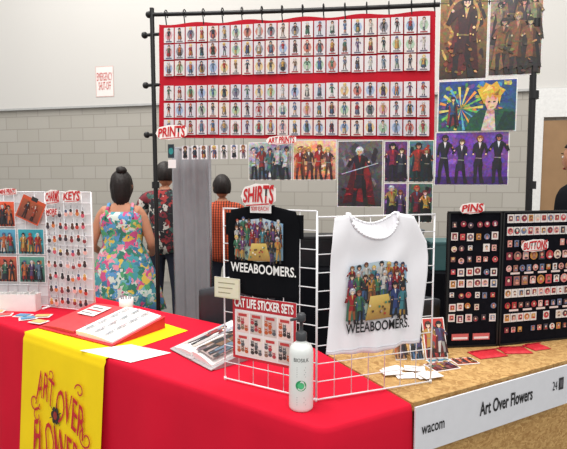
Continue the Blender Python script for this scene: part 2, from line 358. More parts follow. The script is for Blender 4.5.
mb=MB(); mb.box(FR(1.16,.37,-.02),FR.x*.73,FR.n*.009,(0,0,.365)); mb.box(FR(1.88,.37,-.27),FR.x*.009,FR.n*.24,(0,0,.365)); mb.box(FR(.45,.37,-.27),FR.x*.009,FR.n*.24,(0,0,.365)); mb.build('panels',M_OSB,rt)
sg=empty('booth_name_sign',FR(.77,.68,.02))
mb=MB(); mb.box(FR(.765,.683,.026),FR.x*.417,FR.n*.003,(0,0,.082)); mb.build('board',mat('sign_white',(218,220,226),.45,var=.02),sg)
textmesh('name_lettering','Art Over Flowers',(.655,.665,.95,.718),FR,M_BINK,sg,d=.031,bold=.02)
textmesh('sponsor_lettering','wacom',(.375,.665,.48,.693),FR,M_BINK,sg,d=.031,bold=.01)
textmesh('number_lettering','24',(1.075,.675,1.105,.712),FR,M_BINK,sg,d=.031)
A=Art(FR,.031); A.rect(1.115,.67,1.145,.72,(40,40,44)); A.rect(1.121,.68,1.138,.71,(90,90,95),1); A.build('qr',sg)
# ---------------------------------------------------------------- rack (panel units are 1.12 m)
RK=1.12
RF=Frame((-.862,3.248),(1.434,2.744),RK,-.18)
RB=Frame((-.862,3.248),(1.434,2.744),1,0)
rk=empty('garment_display_rack',RB(1.15,0))
mb=MB()
mb.cyl(RB(0,0,0),RF(0,2.53,0),.015,12); mb.cyl(RB(2.08*RK,0,0),RF(2.065,2.45,0),.018,12)
pts=[RF(-.02+2.1*i/20,2.495-.083*i/20-.008*math.sin(math.pi*i/20),0) for i in range(21)]
mb.path(pts,.013,10); mb.ell(RF(-.02,2.495),.022,.022,.022)
for z in (2.38,2.09,1.80): mb.cyl(RF(-.05,z,0),RF(.05,z,0),.011,8); mb.ell(RF(-.05,z),.022,.022,.022,10,8)
for s in (0,2.08*RK):
    mb.cyl(RB(s,.02,-.25),RB(s,.02,.0),.014,10); mb.cyl(RB(s-.1,.02,0),RB(s+.1,.02,0),.014,10)
for s,z in((2.08,1.5),(2.075,1.95),(2.07,2.3),(0,1.5)): mb.cyl(RF(s,z-.02),RF(s,z+.02),.026,12)
for i in range(14):
    s=.09+i*.115; z=2.49-.083*s/2.1; pr=None
    for k in range(9):
        t=math.pi*(k/8*1.5-.25); p=RF(s,z,0)+RF.n*(.022*math.cos(t))+Vector((0,0,.004+.024*math.sin(t)))
        if pr is not None: mb.cyl(pr,p,.004,6)
        pr=p
    mb.cyl(RF(s,z-.01,.014),RF(s+.004,z-.065,.006),.004,6)
mb.build('frame',M_BLK,rk,smooth=False)
def bl(u,v):
    a=Vector((.05,2.43)).lerp(Vector((1.59,2.39)),u); b=Vector((.035,1.78)).lerp(Vector((1.60,1.735)),u); q=b.lerp(a,v); return q
bn=empty('art_card_banner',RF(.8,2.1))
gridmesh('red_cloth_panel',lambda u,v:tuple(RF(bl(u,v).x,bl(u,v).y-.006*math.sin(u*math.pi*10)*v**4,.012+.003*math.sin(u*25)+.003*math.sin(v*9+u*5))),66,24,M_BAN,bn)
class BF:
    def __call__(s,a,z,d=0):
        q=bl(a,z); return RF(q.x,q.y,.021+d)
bf=BF()
A=Art(bf,.001,.0004)
nc=22
rowsv=[(.835,.965),(.69,.82),(.545,.675),(.33,.46),(.18,.31),(.03,.16)]
for (v0,v1) in rowsv:
    for c in range(nc):
        u0=.02+c*(.965/nc)+.0022; u1=.02+(c+1)*(.965/nc)-.0022; j=R.uniform(-.003,.003)
        A.rect(u0,v0+j,u1,v1+j,R.choice([(206,200,204),(212,208,210),(198,196,204),(214,204,200)]),0)
        W=(u1-u0); H=(v1-v0); sub=Art(lambda a,z,d,u0=u0,v0=v0:bf(u0+a/1.54,v0+j+z/.65,d),.001,.0004)
        w=W*1.54; h=H*.65
        if R.random()<.6: sub.ell(w/2,h*.5,w*.38,h*.32,R.choice([(200,160,165),(150,170,200),(206,180,130),(160,186,160),(130,130,140),(190,120,110)]),1,8)
        figure(sub,w/2,h*.15,h*.8,R.choice(HAIRS),R.choice(CLO),R.choice(CLO),2,big=.24,cape=R.choice([None,R.choice(CLO)]))
        sub.rect(w*.2,h*.04,w*.8,h*.12,R.choice([(120,110,115),(150,60,60),(90,90,110)]),2)
        o=len(A.v); A.v+=sub.v; A.c+=sub.c; A.f+=[tuple(i+o for i in f) for f in sub.f]
A.build('character_cards',bn)
logo('prints_sign','PRINTS',(.045,1.775,.215,1.835),RF,bn,d=.05)
logo('art_prints_sign','ART PRINTS',(.71,1.73,.86,1.765),RF,bn,d=.05)
kc=empty('hanging_keychains',RF(.4,1.7))
A=Art(RF,.014)
for i in range(7):
    s=.20+i*.06+R.uniform(-.005,.005); z=1.695
    A.line((s,z+.085),(s,z+.03),.003,(60,60,60)); w=.021; A.rect(s-w,z-.045,s+w,z+.035,(230,226,230),1)
    figure(A,s,z-.042,.074,R.choice(HAIRS),R.choice(CLO),R.choice(CLO),2,big=.33,cape=R.choice(CLO))
s=.11; A.rect(s-.02,1.66,s+.02,1.74,(30,50,60),1); A.ell(s,1.70,.015,.02,(40,140,140),2); A.rect(.09,1.6,.14,1.65,(235,230,230),1)
A.build('charms',kc)
# ---------------------------------------------------------------- posters
def pz(name,s0,z0,s1,z1,fn,mt=None,d=.012):
    e=empty(name,RF((s0+s1)/2,(z0+z1)/2,d)); fr=lambda a,z,dd=0:RF(s0+a,z0+z,dd+d)
    w=s1-s0; h=z1-z0
    A=Art(fr,0,.0005); A.rect(0,0,w,h,(228,226,224)); fn(A,w,h); A.build('print',e,mt or GLOSS)
    mb=MB(); mb.box(RF((s0+s1)/2,(z0+z1)/2,d-.003),RF.x*w*RK/2,RF.n*.0015,(0,0,h*RK/2)); mb.build('backing',M_PAP,e)
    return e
def splash(A,w,h,cols,n,L,r=.12):
    for _ in range(n):
        x=R.uniform(r*w,w-r*w);y=R.uniform(r*h,h-r*h); k=R.randint(5,9); q=[]; ph=R.uniform(0,3); el=R.uniform(.3,1)
        for i in range(k):
            t=2*math.pi*i/k; rr=R.uniform(.4,1)*r; dx=rr*math.cos(t); dy=rr*el*math.sin(t)
            q.append((min(w*.985,max(w*.015,x+w*(dx*math.cos(ph)-dy*math.sin(ph)))),min(h*.985,max(.015*h,y+h*(dx*math.sin(ph)+dy*math.cos(ph))))))
        A.poly(q,sc(R.choice(cols),R.uniform(.8,1.2)),L+_*.03)
def bg(A,w,h,c0,c1,b=.015): A.rect(w*b,w*b,w-w*b,h-w*b,c0,1,top=c1)
def f_gold(A,w,h):
    bg(A,w,h,(50,36,30),(160,120,66)); splash(A,w,h,[(150,112,62),(110,76,44),(180,144,80),(60,40,32),(40,28,28)],70,2,.1)
    A.ell(w*.5,h*.66,w*.34,h*.24,(176,138,78),5,20); A.ell(w*.5,h*.66,w*.29,h*.2,(86,54,36),6,20); splash(A,w,h*.4,[(60,30,30),(120,50,40),(40,26,28)],16,6,.12)
    figure(A,w*.5,h*.03,h*.86,(28,22,26),(58,24,30),(36,28,32),8,lean=.02,cape=(90,30,32),big=.14,arms=[.14,-.04],accent=(206,176,110))
    splash(A,w,h*.5,[(150,110,60),(70,40,34),(120,80,50),(190,150,90)],18,16,.07)
    for k in range(20): A.ell(R.uniform(.1,.9)*w,R.uniform(.4,.97)*h,.004,.005,(220,190,120),19,6)
def f_sepia(A,w,h):
    bg(A,w,h,(70,54,46),(170,150,126)); splash(A,w,h,[(150,128,104),(100,80,66),(170,150,120),(60,50,52),(120,90,60)],70,2,.1)
    for i,(x,y,s) in enumerate([(.2,.3,.5),(.42,.36,.58),(.64,.32,.5),(.84,.34,.5),(.26,.02,.6),(.52,.02,.66),(.78,.03,.58)]):
        figure(A,w*x,h*y,h*s,R.choice([(40,32,30),(90,64,44),(150,120,80)]),R.choice([(70,56,58),(120,78,52),(50,46,56),(130,110,88)]),(52,44,44),4+i*2,big=.14,cape=R.choice([(80,60,50),(46,38,40),(130,96,66)]),accent=(180,150,100),skin=(190,156,128))
    splash(A,w,h*.4,[(150,120,80),(60,50,50),(120,90,66)],10,24,.07)
def f_blue(A,w,h):
    bg(A,w,h,(44,100,86),(40,66,140)); splash(A,w,h,[(60,120,160),(70,130,80),(160,160,80),(30,54,110),(100,150,60),(190,120,60),(90,60,120),(50,90,150)],110,2,.08)
    for k in range(16):   # radiating action streaks
        a=k*.4; A.poly([(w*.3,h*.45),(w*(.3+.28*math.cos(a)),h*(.45+.42*math.sin(a))),(w*(.3+.28*math.cos(a+.13)),h*(.45+.42*math.sin(a+.13)))],R.choice([(220,200,110),(90,170,190),(110,180,90),(230,150,70)]),5.5)
    figure(A,w*.2,h*.08,h*.6,(60,40,40),(40,80,120),(40,40,60),6,big=.16,cape=(130,50,60),arms=[.14,.1])
    A.poly([(w*.36,.02*h),(w*.97,.02*h),(w*.97,h*.36),(w*.84,h*.44),(w*.7,h*.4),(w*.54,h*.42),(w*.42,h*.26)],(34,80,62),14)
    A.poly([(w*.56,.02*h),(w*.74,.02*h),(w*.72,h*.40),(w*.62,h*.40)],(200,190,174),15); A.poly([(w*.74,.02*h),(w*.97,.02*h),(w*.97,h*.36),(w*.84,h*.38)],(24,56,48),15)
    A.poly([(w*.62,h*.34),(w*.72,h*.34),(w*.71,h*.5),(w*.63,h*.5)],(190,146,118),15.5)
    A.poly([(w*.60,h*.70),(w*.60,h*.54),(w*.63,h*.43),(w*.67,h*.39),(w*.73,h*.44),(w*.76,h*.55),(w*.76,h*.70)],(222,182,150),16)
    A.poly([(w*.59,h*.52),(w*.53,h*.70),(w*.5,h*.8),(w*.57,h*.84),(w*.6,h*.93),(w*.67,h*.88),(w*.74,h*.95),(w*.78,h*.84),(w*.85,h*.78),(w*.80,h*.68),(w*.78,h*.52),(w*.75,h*.66),(w*.73,h*.6),(w*.69,h*.72),(w*.66,h*.62),(w*.63,h*.70),(w*.61,h*.6)],(206,166,60),17)
    A.poly([(w*.56,h*.74),(w*.64,h*.88),(w*.7,h*.82),(w*.62,h*.78)],(240,216,120),17.5); A.poly([(w*.7,h*.7),(w*.78,h*.8),(w*.76,h*.68)],(150,110,40),17.5)
    for e in(.635,.70): A.line((w*e,h*.56),(w*(e+.03),h*.57),h*.025,(30,60,50),17)
    A.line((w*.66,h*.46),(w*.71,h*.47),.003,(150,60,50),17)
def f_purple(A,w,h):
    bg(A,w,h,(84,46,136),(128,78,170)); A.poly([(.02*w,.03*h),(.5*w,.03*h),(.8*w,.97*h),(.3*w,.97*h)],(108,62,156),2)
    A.rect(w*.01,.01*h,w*.99,h*.16,(60,34,104),3); splash(A,w,h,[(100,56,150),(140,90,180),(80,44,130)],20,2,.08)
    for i,x in enumerate([.13,.36,.6,.85]):
        figure(A,w*x,h*.04,h*(.9,.82,.88,.9)[i],[(40,34,40),(90,60,50),(130,80,50),(40,40,60)][i],[(34,32,44),(44,40,60),(40,34,44),(30,30,40)][i],(36,32,44),5,big=.14,arms=[[-.02,.1],[.1,-.06],[-.04,.04],[.08,.12]][i],accent=(226,222,232))
def f_mono(A,w,h):
    bg(A,w,h,(70,74,82),(186,188,194)); splash(A,w,h,[(140,146,160),(60,66,80),(200,202,206),(70,110,120),(40,44,54)],50,2,.12)
    for i in range(5): figure(A,w*(.13+.185*i),h*.02,h*R.uniform(.78,.92),R.choice(HAIRS),R.choice([(40,44,54),(130,46,46),(60,96,104),(180,180,184)]),(34,36,44),4+i*2,big=.15,cape=R.choice([None,(50,56,70)]))
def f_warm(A,w,h):
    bg(A,w,h,(180,106,76),(230,196,160)); splash(A,w,h,[(216,140,100),(238,210,180),(160,80,64),(220,170,80),(120,60,50)],50,2,.12)
    for i in range(4): figure(A,w*(.16+.22*i),h*.02,h*R.uniform(.78,.92),R.choice([(120,60,40),(60,36,30),(200,150,80)]),R.choice([(150,46,40),(214,196,176),(90,60,60)]),(90,50,46),4+i*2,big=.16,cape=R.choice([None,(170,90,60)]))
def f_cloak(A,w,h):
    bg(A,w,h,(44,42,48),(96,92,98)); splash(A,w,h,[(70,66,74),(84,78,86),(40,36,42),(110,106,112)],50,2,.12)
    A.poly([(w*.12,h*.05),(w*.4,h*.1),(w*.85,h*.03),(w*.74,h*.5),(w*.62,h*.7),(w*.5,h*.74),(w*.36,h*.66)],(120,26,34),6)
    A.poly([(w*.12,h*.05),(w*.35,h*.08),(w*.4,h*.5),(w*.36,h*.66)],(74,18,28),7); A.poly([(w*.6,h*.08),(w*.85,h*.03),(w*.74,h*.5)],(84,18,28),7)
    figure(A,w*.5,h*.04,h*.86,(200,196,204),(40,30,38),(30,26,34),8,big=.14,arms=[.12,.1],accent=(140,40,40))
    A.line((w*.1,h*.5),(w*.9,h*.66),.005,(180,180,186),18); splash(A,w,h*.35,[(150,30,40),(100,20,30),(40,30,34)],12,18,.07)
def f_tile(c0,c1,fg):
    def f(A,w,h):
        bg(A,w,h,c0,c1,.03); splash(A,w,h,[sc(c1,1.3),sc(c0,.6),sc(fg,.8),c1],36,2,.12)
        A.poly([(w*.04,h*.04),(w*.96,h*.55),(w*.96,h*.66),(w*.04,h*.16)],fg,4)
        figure(A,w*.36,h*.02,h*.92,R.choice(HAIRS),sc(fg,.8),(30,28,36),6,big=.17,cape=c0,arms=[.1,.1]); figure(A,w*.72,h*.02,h*.8,R.choice(HAIRS),R.choice(CLO),(30,28,36),8,big=.17,cape=sc(c0,.7))
    return f
pz('character_poster',1.612,2.04,1.846,2.50,f_gold); pz('character_poster.001',1.852,2.05,2.10,2.50,f_sepia)
pz('character_poster.002',1.612,1.772,1.995,2.036,f_blue,d=.018); pz('character_poster.003',1.605,1.50,1.968,1.775,f_purple)
pz('character_poster.004',.586,1.528,.838,1.742,f_mono); pz('character_poster.005',.845,1.528,1.088,1.748,f_warm)
pz('character_poster.006',1.094,1.38,1.338,1.740,f_cloak)
pz('character_poster.007',1.345,1.515,1.468,1.735,f_tile((40,26,60),(100,60,110),(150,40,80))); pz('character_poster.008',1.472,1.515,1.60,1.735,f_tile((20,50,60),(80,120,130),(170,60,50)))
pz('character_poster.009',1.345,1.305,1.468,1.51,f_tile((30,34,50),(100,66,120),(190,170,90))); pz('character_poster.010',1.472,1.30,1.60,1.51,f_tile((30,50,46),(70,100,90),(120,40,60)))
# ---------------------------------------------------------------- wire grids + shirts
def wiregrid(mb,F,s0,s1,z0,z1,sp,r=.0022):
    for i in range(int(round((s1-s0)/sp))+1):
        s=s0+(s1-s0)*i/round((s1-s0)/sp); k=r*1.7 if i in(0,round((s1-s0)/sp)) else r; mb.cyl(F(s,z0),F(s,z1),k,6)
    nz_=round((z1-z0)/sp)
    for i in range(nz_+1):
        z=z0+(z1-z0)*i/nz_; k=r*1.7 if i in(0,nz_) else r; mb.cyl(F(s0,z,.003),F(s1,z,.003),k,6)
GA=Frame((-.22,1.76),(.11,1.575)); GB=Frame((.112,1.575),(.546,1.73))
gd=empty('wire_grid_display',(.11,1.6,TZ))
mb=MB(); wiregrid(mb,GA,0,GA.len,.775,1.415,.0635,.0018); wiregrid(mb,GB,0,GB.len,.775,1.395,.0635,.0018)
for F,s in((GA,.0),(GA,GA.len),(GB,GB.len)): mb.cyl(F(s,TZ),F(s,.78),.005,8)
mb.build('wires',M_WHT,gd,smooth=True)
def tee(name,F,xl,xr,top,z0,m,d0,fold):
    e=empty(name,F((xl(z0)+xr(z0))/2,1.2,d0))
    def fn(u,v):
        zt=top(u); z=z0+(zt-z0)*v; a=xl(z)+(xr(z)-xl(z))*u
        d=d0+fold*(.35+.65*math.sin(math.pi*u))+fold*.5*math.sin(u*13+v*2)*(1-v*.6)+fold*.35*math.sin(u*29+v*5)*(1-v)+fold*.5*math.sin(u*9-v*14)*v*v
        zz=z+ (.006*math.cos(u*7) if v==0 else 0)
        return F(a,zz,d)
    gridmesh('body',fn,60,40,m,e,thick=.003); return e,fn
def lerpz(tab):
    def f(z):
        if z<=tab[0][0]: return tab[0][1]
        for (a,b),(c,d) in zip(tab,tab[1:]):
            if z<=c: return b+(d-b)*(z-a)/(c-a)
        return tab[-1][1]
    return f
def necktop(zs,zn,dip,c0,c1):
    def f(u):
        if c0<u<c1:
            t=(u-c0)/(c1-c0)*2-1; return zn-dip*math.sqrt(max(0,1-t*t))**1.2
        t=(u/c0) if u<=c0 else (1-u)/(1-c1); return zs+(zn-zs)*t
    return f
def collar(e,fn,F,c0,c1,m,dback,zn,a0,a1,bd=.012,r=.004):
    mb=MB(); pts=[]
    for i in range(25): 
        u=c0+(c1-c0)*i/24; pts.append(Vector(fn(u,1))+F.n*.002)
    mb.path(pts,r,6)
    bk=[F(a0+(a1-a0)*i/12, zn-bd*math.sin(math.pi*i/12), dback) for i in range(13)]; mb.path([pts[0]]+bk+[pts[-1]],r,6)
    mb.build('collar',m,e,smooth=True)
    mb=MB()
    for i in range(12): mb.add([pts[i*2]-F.n*.005,pts[i*2+2]-F.n*.005,bk[i+1],bk[i]],[(0,1,2,3)])
    mb.build('back_panel',m,e)
xl=lerpz([(1.11,.035),(1.36,.028),(1.42,.045)]); xr=lerpz([(1.11,.315),(1.36,.322),(1.42,.305)])
tp=necktop(1.412,1.428,.022,.34,.66)
bt,fb=tee('black_tee_shirt',GA,xl,xr,tp,1.11,M_TEEB,.012,.004); collar(bt,fb,GA,.34,.66,M_TEEB,.008,1.428,.13,.22)
mb=MB()
for sgn,s in((-1,.03),(1,.32)): mb.box(GA(s,1.36,.008),GA.x*.012,GA.n*.003,(0,0,.04))
mb.build('sleeves_folded',M_TEEB,bt)
def groupprint(e,F,s0,z0,s1,z1,d):
    fr=lambda a,z,dd=0:F(s0+a,z0+z,dd+d); w=s1-s0;h=z1-z0; A=Art(fr,0,.0003)
    A.poly([(0,h*.12),(w*.1,h*.05),(w*.5,h*.0),(w,h*.08),(w,h*.9),(w*.6,h),(w*.05,h*.93)],[(120,150,130),(150,170,140),(190,190,170),(120,150,170),(130,170,200),(190,205,215),(150,180,200)],0)
    splash(A,w,h*.95,[(110,150,180),(210,176,100),(80,110,100),(190,120,90),(60,70,80)],46,1,.09)
    for row,(y,hh,nn) in enumerate([(.52,.48,8),(.32,.52,9),(.0,.62,8)]):
        if row==2: A.poly([(w*.3,h*.02),(w*.78,h*.04),(w*.68,h*.44),(w*.38,h*.42)],[(160,120,60),(150,110,60),(214,184,96),(222,192,110)],16)
        for i in range(nn):
            x=(i+.5)/nn
            if row==2 and .3<x<.72: continue
            figure(A,w*(x*.96+.02),h*(y+R.uniform(-.03,.03)),h*hh*R.uniform(.86,1),R.choice(HAIRS),R.choice([(150,36,40),(44,60,110),(60,110,80),(180,130,60),(40,40,46),(190,186,180),(100,56,104),(60,120,130)]),R.choice(CLO),4+row*8,big=.19,cape=R.choice([None,R.choice(CLO)]))
    for i in range(12): A.ell(w*R.uniform(.36,.7),h*R.uniform(.1,.36),w*.018,h*.022,R.choice([(60,120,100),(170,50,50),(226,216,190),(90,60,40)]),30,8)
    A.build('print',e)
groupprint(bt,GA,.062,1.232,.262,1.385,.021)
textmesh('lettering','WEEABOOMERS.',(.045,1.190,.312,1.224),GA,M_PAP,bt,d=.021,bold=.02)
# white sleeveless tee : wide scoop neck between two narrow shoulders
xl=lerpz([(.93,.022),(1.1,.034),(1.28,.038),(1.34,.044),(1.39,.054)]); xr=lerpz([(.93,.392),(1.1,.408),(1.25,.418),(1.30,.412),(1.34,.385),(1.39,.352)])
tp=necktop(1.392,1.405,.085,.17,.80)
wt,fw=tee('white_tee_shirt',GB,xl,xr,tp,.93,M_TEEW,.018,.013); collar(wt,fw,GB,.17,.80,M_TEEW,.008,1.405,.102,.288,.035,.0045)
mb=MB(); mb.path([Vector(fw(i/40,0.035))+GB.n*.0012 for i in range(41)],.0012,5); mb.build('hem_stitch',mat('stitch_grey',(206,205,212),.9),wt)
groupprint(wt,GB,.088,1.04,.32,1.245,.040)
textmesh('lettering','WEEABOOMERS.',(.088,1.003,.335,1.038),GB,M_BINK,wt,d=.040,bold=.02)
ss=empty('shirts_price_sign',GA(.18,1.45)); logo('shirts','SHIRTS',(.108,1.435,.232,1.492),GA,ss,d=.03)
mb=MB(); mb.box(GA(.175,1.418,.024),GA.x*.042,GA.n*.002,(0,0,.014)); mb.build('tab',M_PAP,ss)
textmesh('price','$20 EACH',(.14,1.41,.21,1.426),GA,M_REDP,ss,d=.030,bold=.01)
mb=MB(); mb.box(GA(.16,1.425,.012),GA.x*.01,GA.n*.009,(0,0,.01)); mb.build('clip',M_PAP,ss)
cs=empty('sticker_set_sign',GA(.177,.98)); A=Art(GA,.012)
A.rect(.046,.868,.308,1.10,(190,36,48)); A.rect(.056,.878,.298,1.05,(236,228,228),1)
for r in range(2):
    for c in range(4):
        x=.064+c*.058; y=.885+r*.082
        A.rect(x,y,x+.052,y+.074,R.choice([(238,206,200),(232,220,214),(206,190,184)]),2)
        for k in range(5):
            cx=x+.010+.016*(k%3); cy=y+.014+.024*(k//3)+.004*(k%2); cc=R.choice([(60,50,50),(190,90,50),(180,60,70),(140,110,90),(90,90,96)])
            A.ell(cx,cy,.008,.007,cc,3,10); A.ell(cx,cy+.009,.006,.005,cc,4,8); A.poly([(cx-.006,cy+.010),(cx-.002,cy+.013),(cx-.005,cy+.018)],cc,5); A.poly([(cx+.006,cy+.010),(cx+.002,cy+.013),(cx+.005,cy+.018)],cc,5); A.ell(cx,cy+.008,.002,.0015,(240,236,230),5,6)
        A.rect(x+.008,y+.060,x+.044,y+.070,(190,60,60),3)
A.build('sheet',cs)
textmesh('title','CAT LIFE STICKER SETS',(.056,1.06,.3,1.094),GA,M_PAP,cs,d=.016,bold=.03)
mb=MB(); mb.box(GA(.177,.984,.009),GA.x*.131,GA.n*.001,(0,0,.116)); mb.build('card',M_PAP,cs)
pc=empty('price_card',GA(.04,1.13)); A=Art(GA,.031); A.rect(-.022,1.09,.09,1.165,(216,206,176)); A.rect(-.018,1.094,.086,1.161,(228,220,194),1)
for k in range(3): A.line((-.004,1.145-.018*k),(.07-.01*k,1.146-.018*k),.003,(150,140,110),2)
A.build('card',pc); mb=MB(); mb.box(GA(.034,1.1275,.029),GA.x*.056,GA.n*.001,(0,0,.0375)); mb.box(GA(.03,1.155,.015),GA.x*.006,GA.n*.014,(0,0,.008)); mb.build('clip',M_PAP,pc)
# ---------------------------------------------------------------- bottle
bc=Vector((.058,1.533,TZ)); bo=empty('pump_bottle',bc)
M_BOT=mat('bottle_plastic',(222,226,224),.3,var=.01)
prof=[(.036,0),(.0395,.004),(.040,.012),(.040,.188),(.0385,.200),(.033,.212),(.022,.220),(.0165,.223),(.0165,.231)]
mb=MB(); mb.lathe(bc,prof,40); mb.build('body',M_BOT,bo,smooth=True)
mb=MB(); mb.lathe(bc,[(.018,.229),(.0185,.231),(.0185,.252),(.015,.256),(.007,.258),(.006,.260),(.006,.288),(.012,.290),(.0145,.294),(.0145,.312),(.010,.318)],24); mb.cyl(bc+Vector((-.0,-.005,.303)),bc+Vector((-.036,-.012,.298)),.0055,10,.0045); mb.build('pump',mat('pump_grey',(60,62,66),.4),bo,smooth=True)
class Cyl:
    def __call__(s,a,z,d=0):
        t=a/.040; return bc+Vector((math.sin(t)*(.040+d),-math.cos(t)*(.040+d),z))
CY=Cyl(); A=Art(CY,.0006,.0003); 
A.ell(-.002,.090,.0175,.0175,(30,150,90),0,24); A.ell(-.002,.090,.011,.011,(80,190,130),1,20)
for k in range(5): A.rect(-.016,.118+.0075*k,.014-.004*(k%2),.1205+.0075*k,(150,156,156),0)
for k in range(4): A.rect(-.016,.025+.008*k,.014-.005*(k%2),.0275+.008*k,(150,156,156),0)
A.build('label',bo); textmesh('brand_lettering','BIOSILK',(-.026,.168,.024,.180),CY,M_BINK,bo,d=.0008)
# ---------------------------------------------------------------- left displays
D1=Frame((-1.80,2.88),(-1.415,2.85)); D2=Frame((-1.40,2.83),(-1.09,2.72))
gl=empty('keychain_grid_display',(-1.4,2.8,TZ)); mb=MB(); wiregrid(mb,D1,0,D1.len,.775,1.46,.0635,.002); wiregrid(mb,D2,0,D2.len,.775,1.46,.0635,.002)
for F,s in((D1,.0),(D1,D1.len),(D2,0),(D2,D2.len)):
    mb.cyl(F(s,TZ,.05),F(s,TZ+.012,.05),.006,6); mb.cyl(F(s,TZ+.006,-.06),F(s,TZ+.006,.06),.004,6)
mb.build('wires',M_WHT,gl,smooth=True)
mb=MB(); mb.box(D1(D1.len/2,1.118,-.008),D1.x*D1.len/2,D1.n*.002,(0,0,.34)); mb.box(D2(D2.len/2,1.118,-.008),D2.x*D2.len/2,D2.n*.002,(0,0,.34)); mb.build('backing_sheets',mat('backing_white',(218,216,218),.7),gl)
A=Art(D1,.006)
for i,(x,z,w,h,c) in enumerate([(.05,1.25,.15,.155,(160,64,40)),(.05,1.085,.15,.155,(60,110,130)),(.21,1.085,.165,.155,(40,110,120)),(.05,.915,.15,.16,(130,60,50)),(.21,.915,.165,.16,(60,100,90))]):
    A.rect(x,z,x+w,z+h,(240,238,238),0); A.rect(x+.004,z+.004,x+w-.004,z+h-.004,c,1,top=sc(c,1.5))
    sub=Art(lambda a,b,d,x=x,z=z:D1(x+a,z+b,d),.006); splash(sub,w,h,[sc(c,.5),sc(c,1.6),(190,120,80),(60,60,80)],18,1,.14)
    for k in range(3): figure(sub,w*(.22+.28*k),.006,h*.8,R.choice(HAIRS),R.choice(CLO),R.choice(CLO),3+k*3,big=.17,cape=R.choice(CLO))
    o=len(A.v); A.v+=sub.v; A.c+=sub.c; A.f+=[tuple(i_+o for i_ in f) for f in sub.f]
A.build('mini_prints',gl)
cl=FlatFrame(D1(.215,1.32,.03),D1.x+Vector((0,0,-.45)),Vector((.3,0,1))); A=Art(cl,0); A.rect(0,0,.15,.14,(196,76,40)); A.rect(.008,.008,.142,.12,(110,56,44),1,top=(160,80,50)); A.rect(.055,.125,.095,.15,(40,40,40),1); figure(A,.05,.012,.1,(50,30,28),(60,30,30),(40,30,30),2); figure(A,.1,.012,.1,(120,60,40),(150,60,40),(40,30,30),3); A.build('tilted_print',gl)
A=Art(D2,.010)
for r in range(8):
    for c in range(7):
        x=.012+c*.043+R.uniform(-.006,.006); z=1.33-r*.075+R.uniform(-.008,.008)
        A.line((x+.01,z+.03),(x+.011,z+.05),.003,(90,90,95),0)
        cc=R.choice([(190,60,50),(230,170,160),(50,40,44),(210,120,60),(140,50,56),(60,50,60),(200,80,100),(90,60,50)])
        A.ell(x+.01,z+.010,.018,.024,(244,242,242),1,8); A.ell(x+.01,z+.003,.014,.014,cc,2,8); A.ell(x+.01,z+.020,.010,.010,R.choice(HAIRS),3,8)
A.build('keychains',gl)
logo('stickers_sign','MINI PRINTS',(.12,1.445,.22,1.475),D1,gl,d=.02); logo('charm_sign','CHARMS',(.03,1.40,.13,1.46),D2,gl,d=.03); logo('charm_sign2','KEYS',(.16,1.41,.28,1.46),D2,gl,d=.03); logo('more','MORE',(.03,1.33,.11,1.36),D2,gl,d=.03)
sp=empty('loose_stickers',(-1.45,2.62,TZ)); mb=MB(); A=Art(FlatFrame((0,0,TZ),(1,0,0),(0,1,0)),.006)
for i,(x,y,a) in enumerate([(-1.58,2.66,.3),(-1.46,2.64,-.2),(-1.40,2.58,.5),(-1.34,2.62,.1),(-1.65,2.70,.2),(-1.30,2.50,-.4)]):
    X=Vector((math.cos(a),math.sin(a),0));Y=Vector((-math.sin(a),math.cos(a),0)); c=Vector((x,y,TZ+.002+.0015*i)); mb.box(c,X*.045,Y*.032,(0,0,.0012))
    q=[c+X*i_*.036+Y*j_*.024 for i_,j_ in((-1,-1),(1,-1),(1,1),(-1,1))]; A.poly([(p.x,p.y) for p in q],R.choice([(220,90,90),(90,150,190),(230,190,120)]),i*2+3)
mb.build('sheets',M_PAP,sp); A.build('ink',sp)
wb=empty('white_storage_tray',(-1.62,2.80,TZ)); mb=MB()
F=Frame((-1.80,2.79),(-1.44,2.77))
mb.box(F(.18,TZ+.003,0),F.x*.18,F.n*.03,(0,0,.003)); mb.box(F(.18,TZ+.05,.03),F.x*.18,F.n*.002,(0,0,.05)); mb.box(F(.18,TZ+.05,-.03),F.x*.18,F.n*.002,(0,0,.05)); mb.box(F(0,TZ+.05,0),F.x*.002,F.n*.03,(0,0,.05)); mb.box(F(.36,TZ+.05,0),F.x*.002,F.n*.03,(0,0,.05))
for i in range(9): mb.box(F(.03+i*.037,TZ+.055,0),F.x*.002,F.n*.026,(0,0,.045+.006*(i%3)))
mb.build('tray',M_PAP,wb)
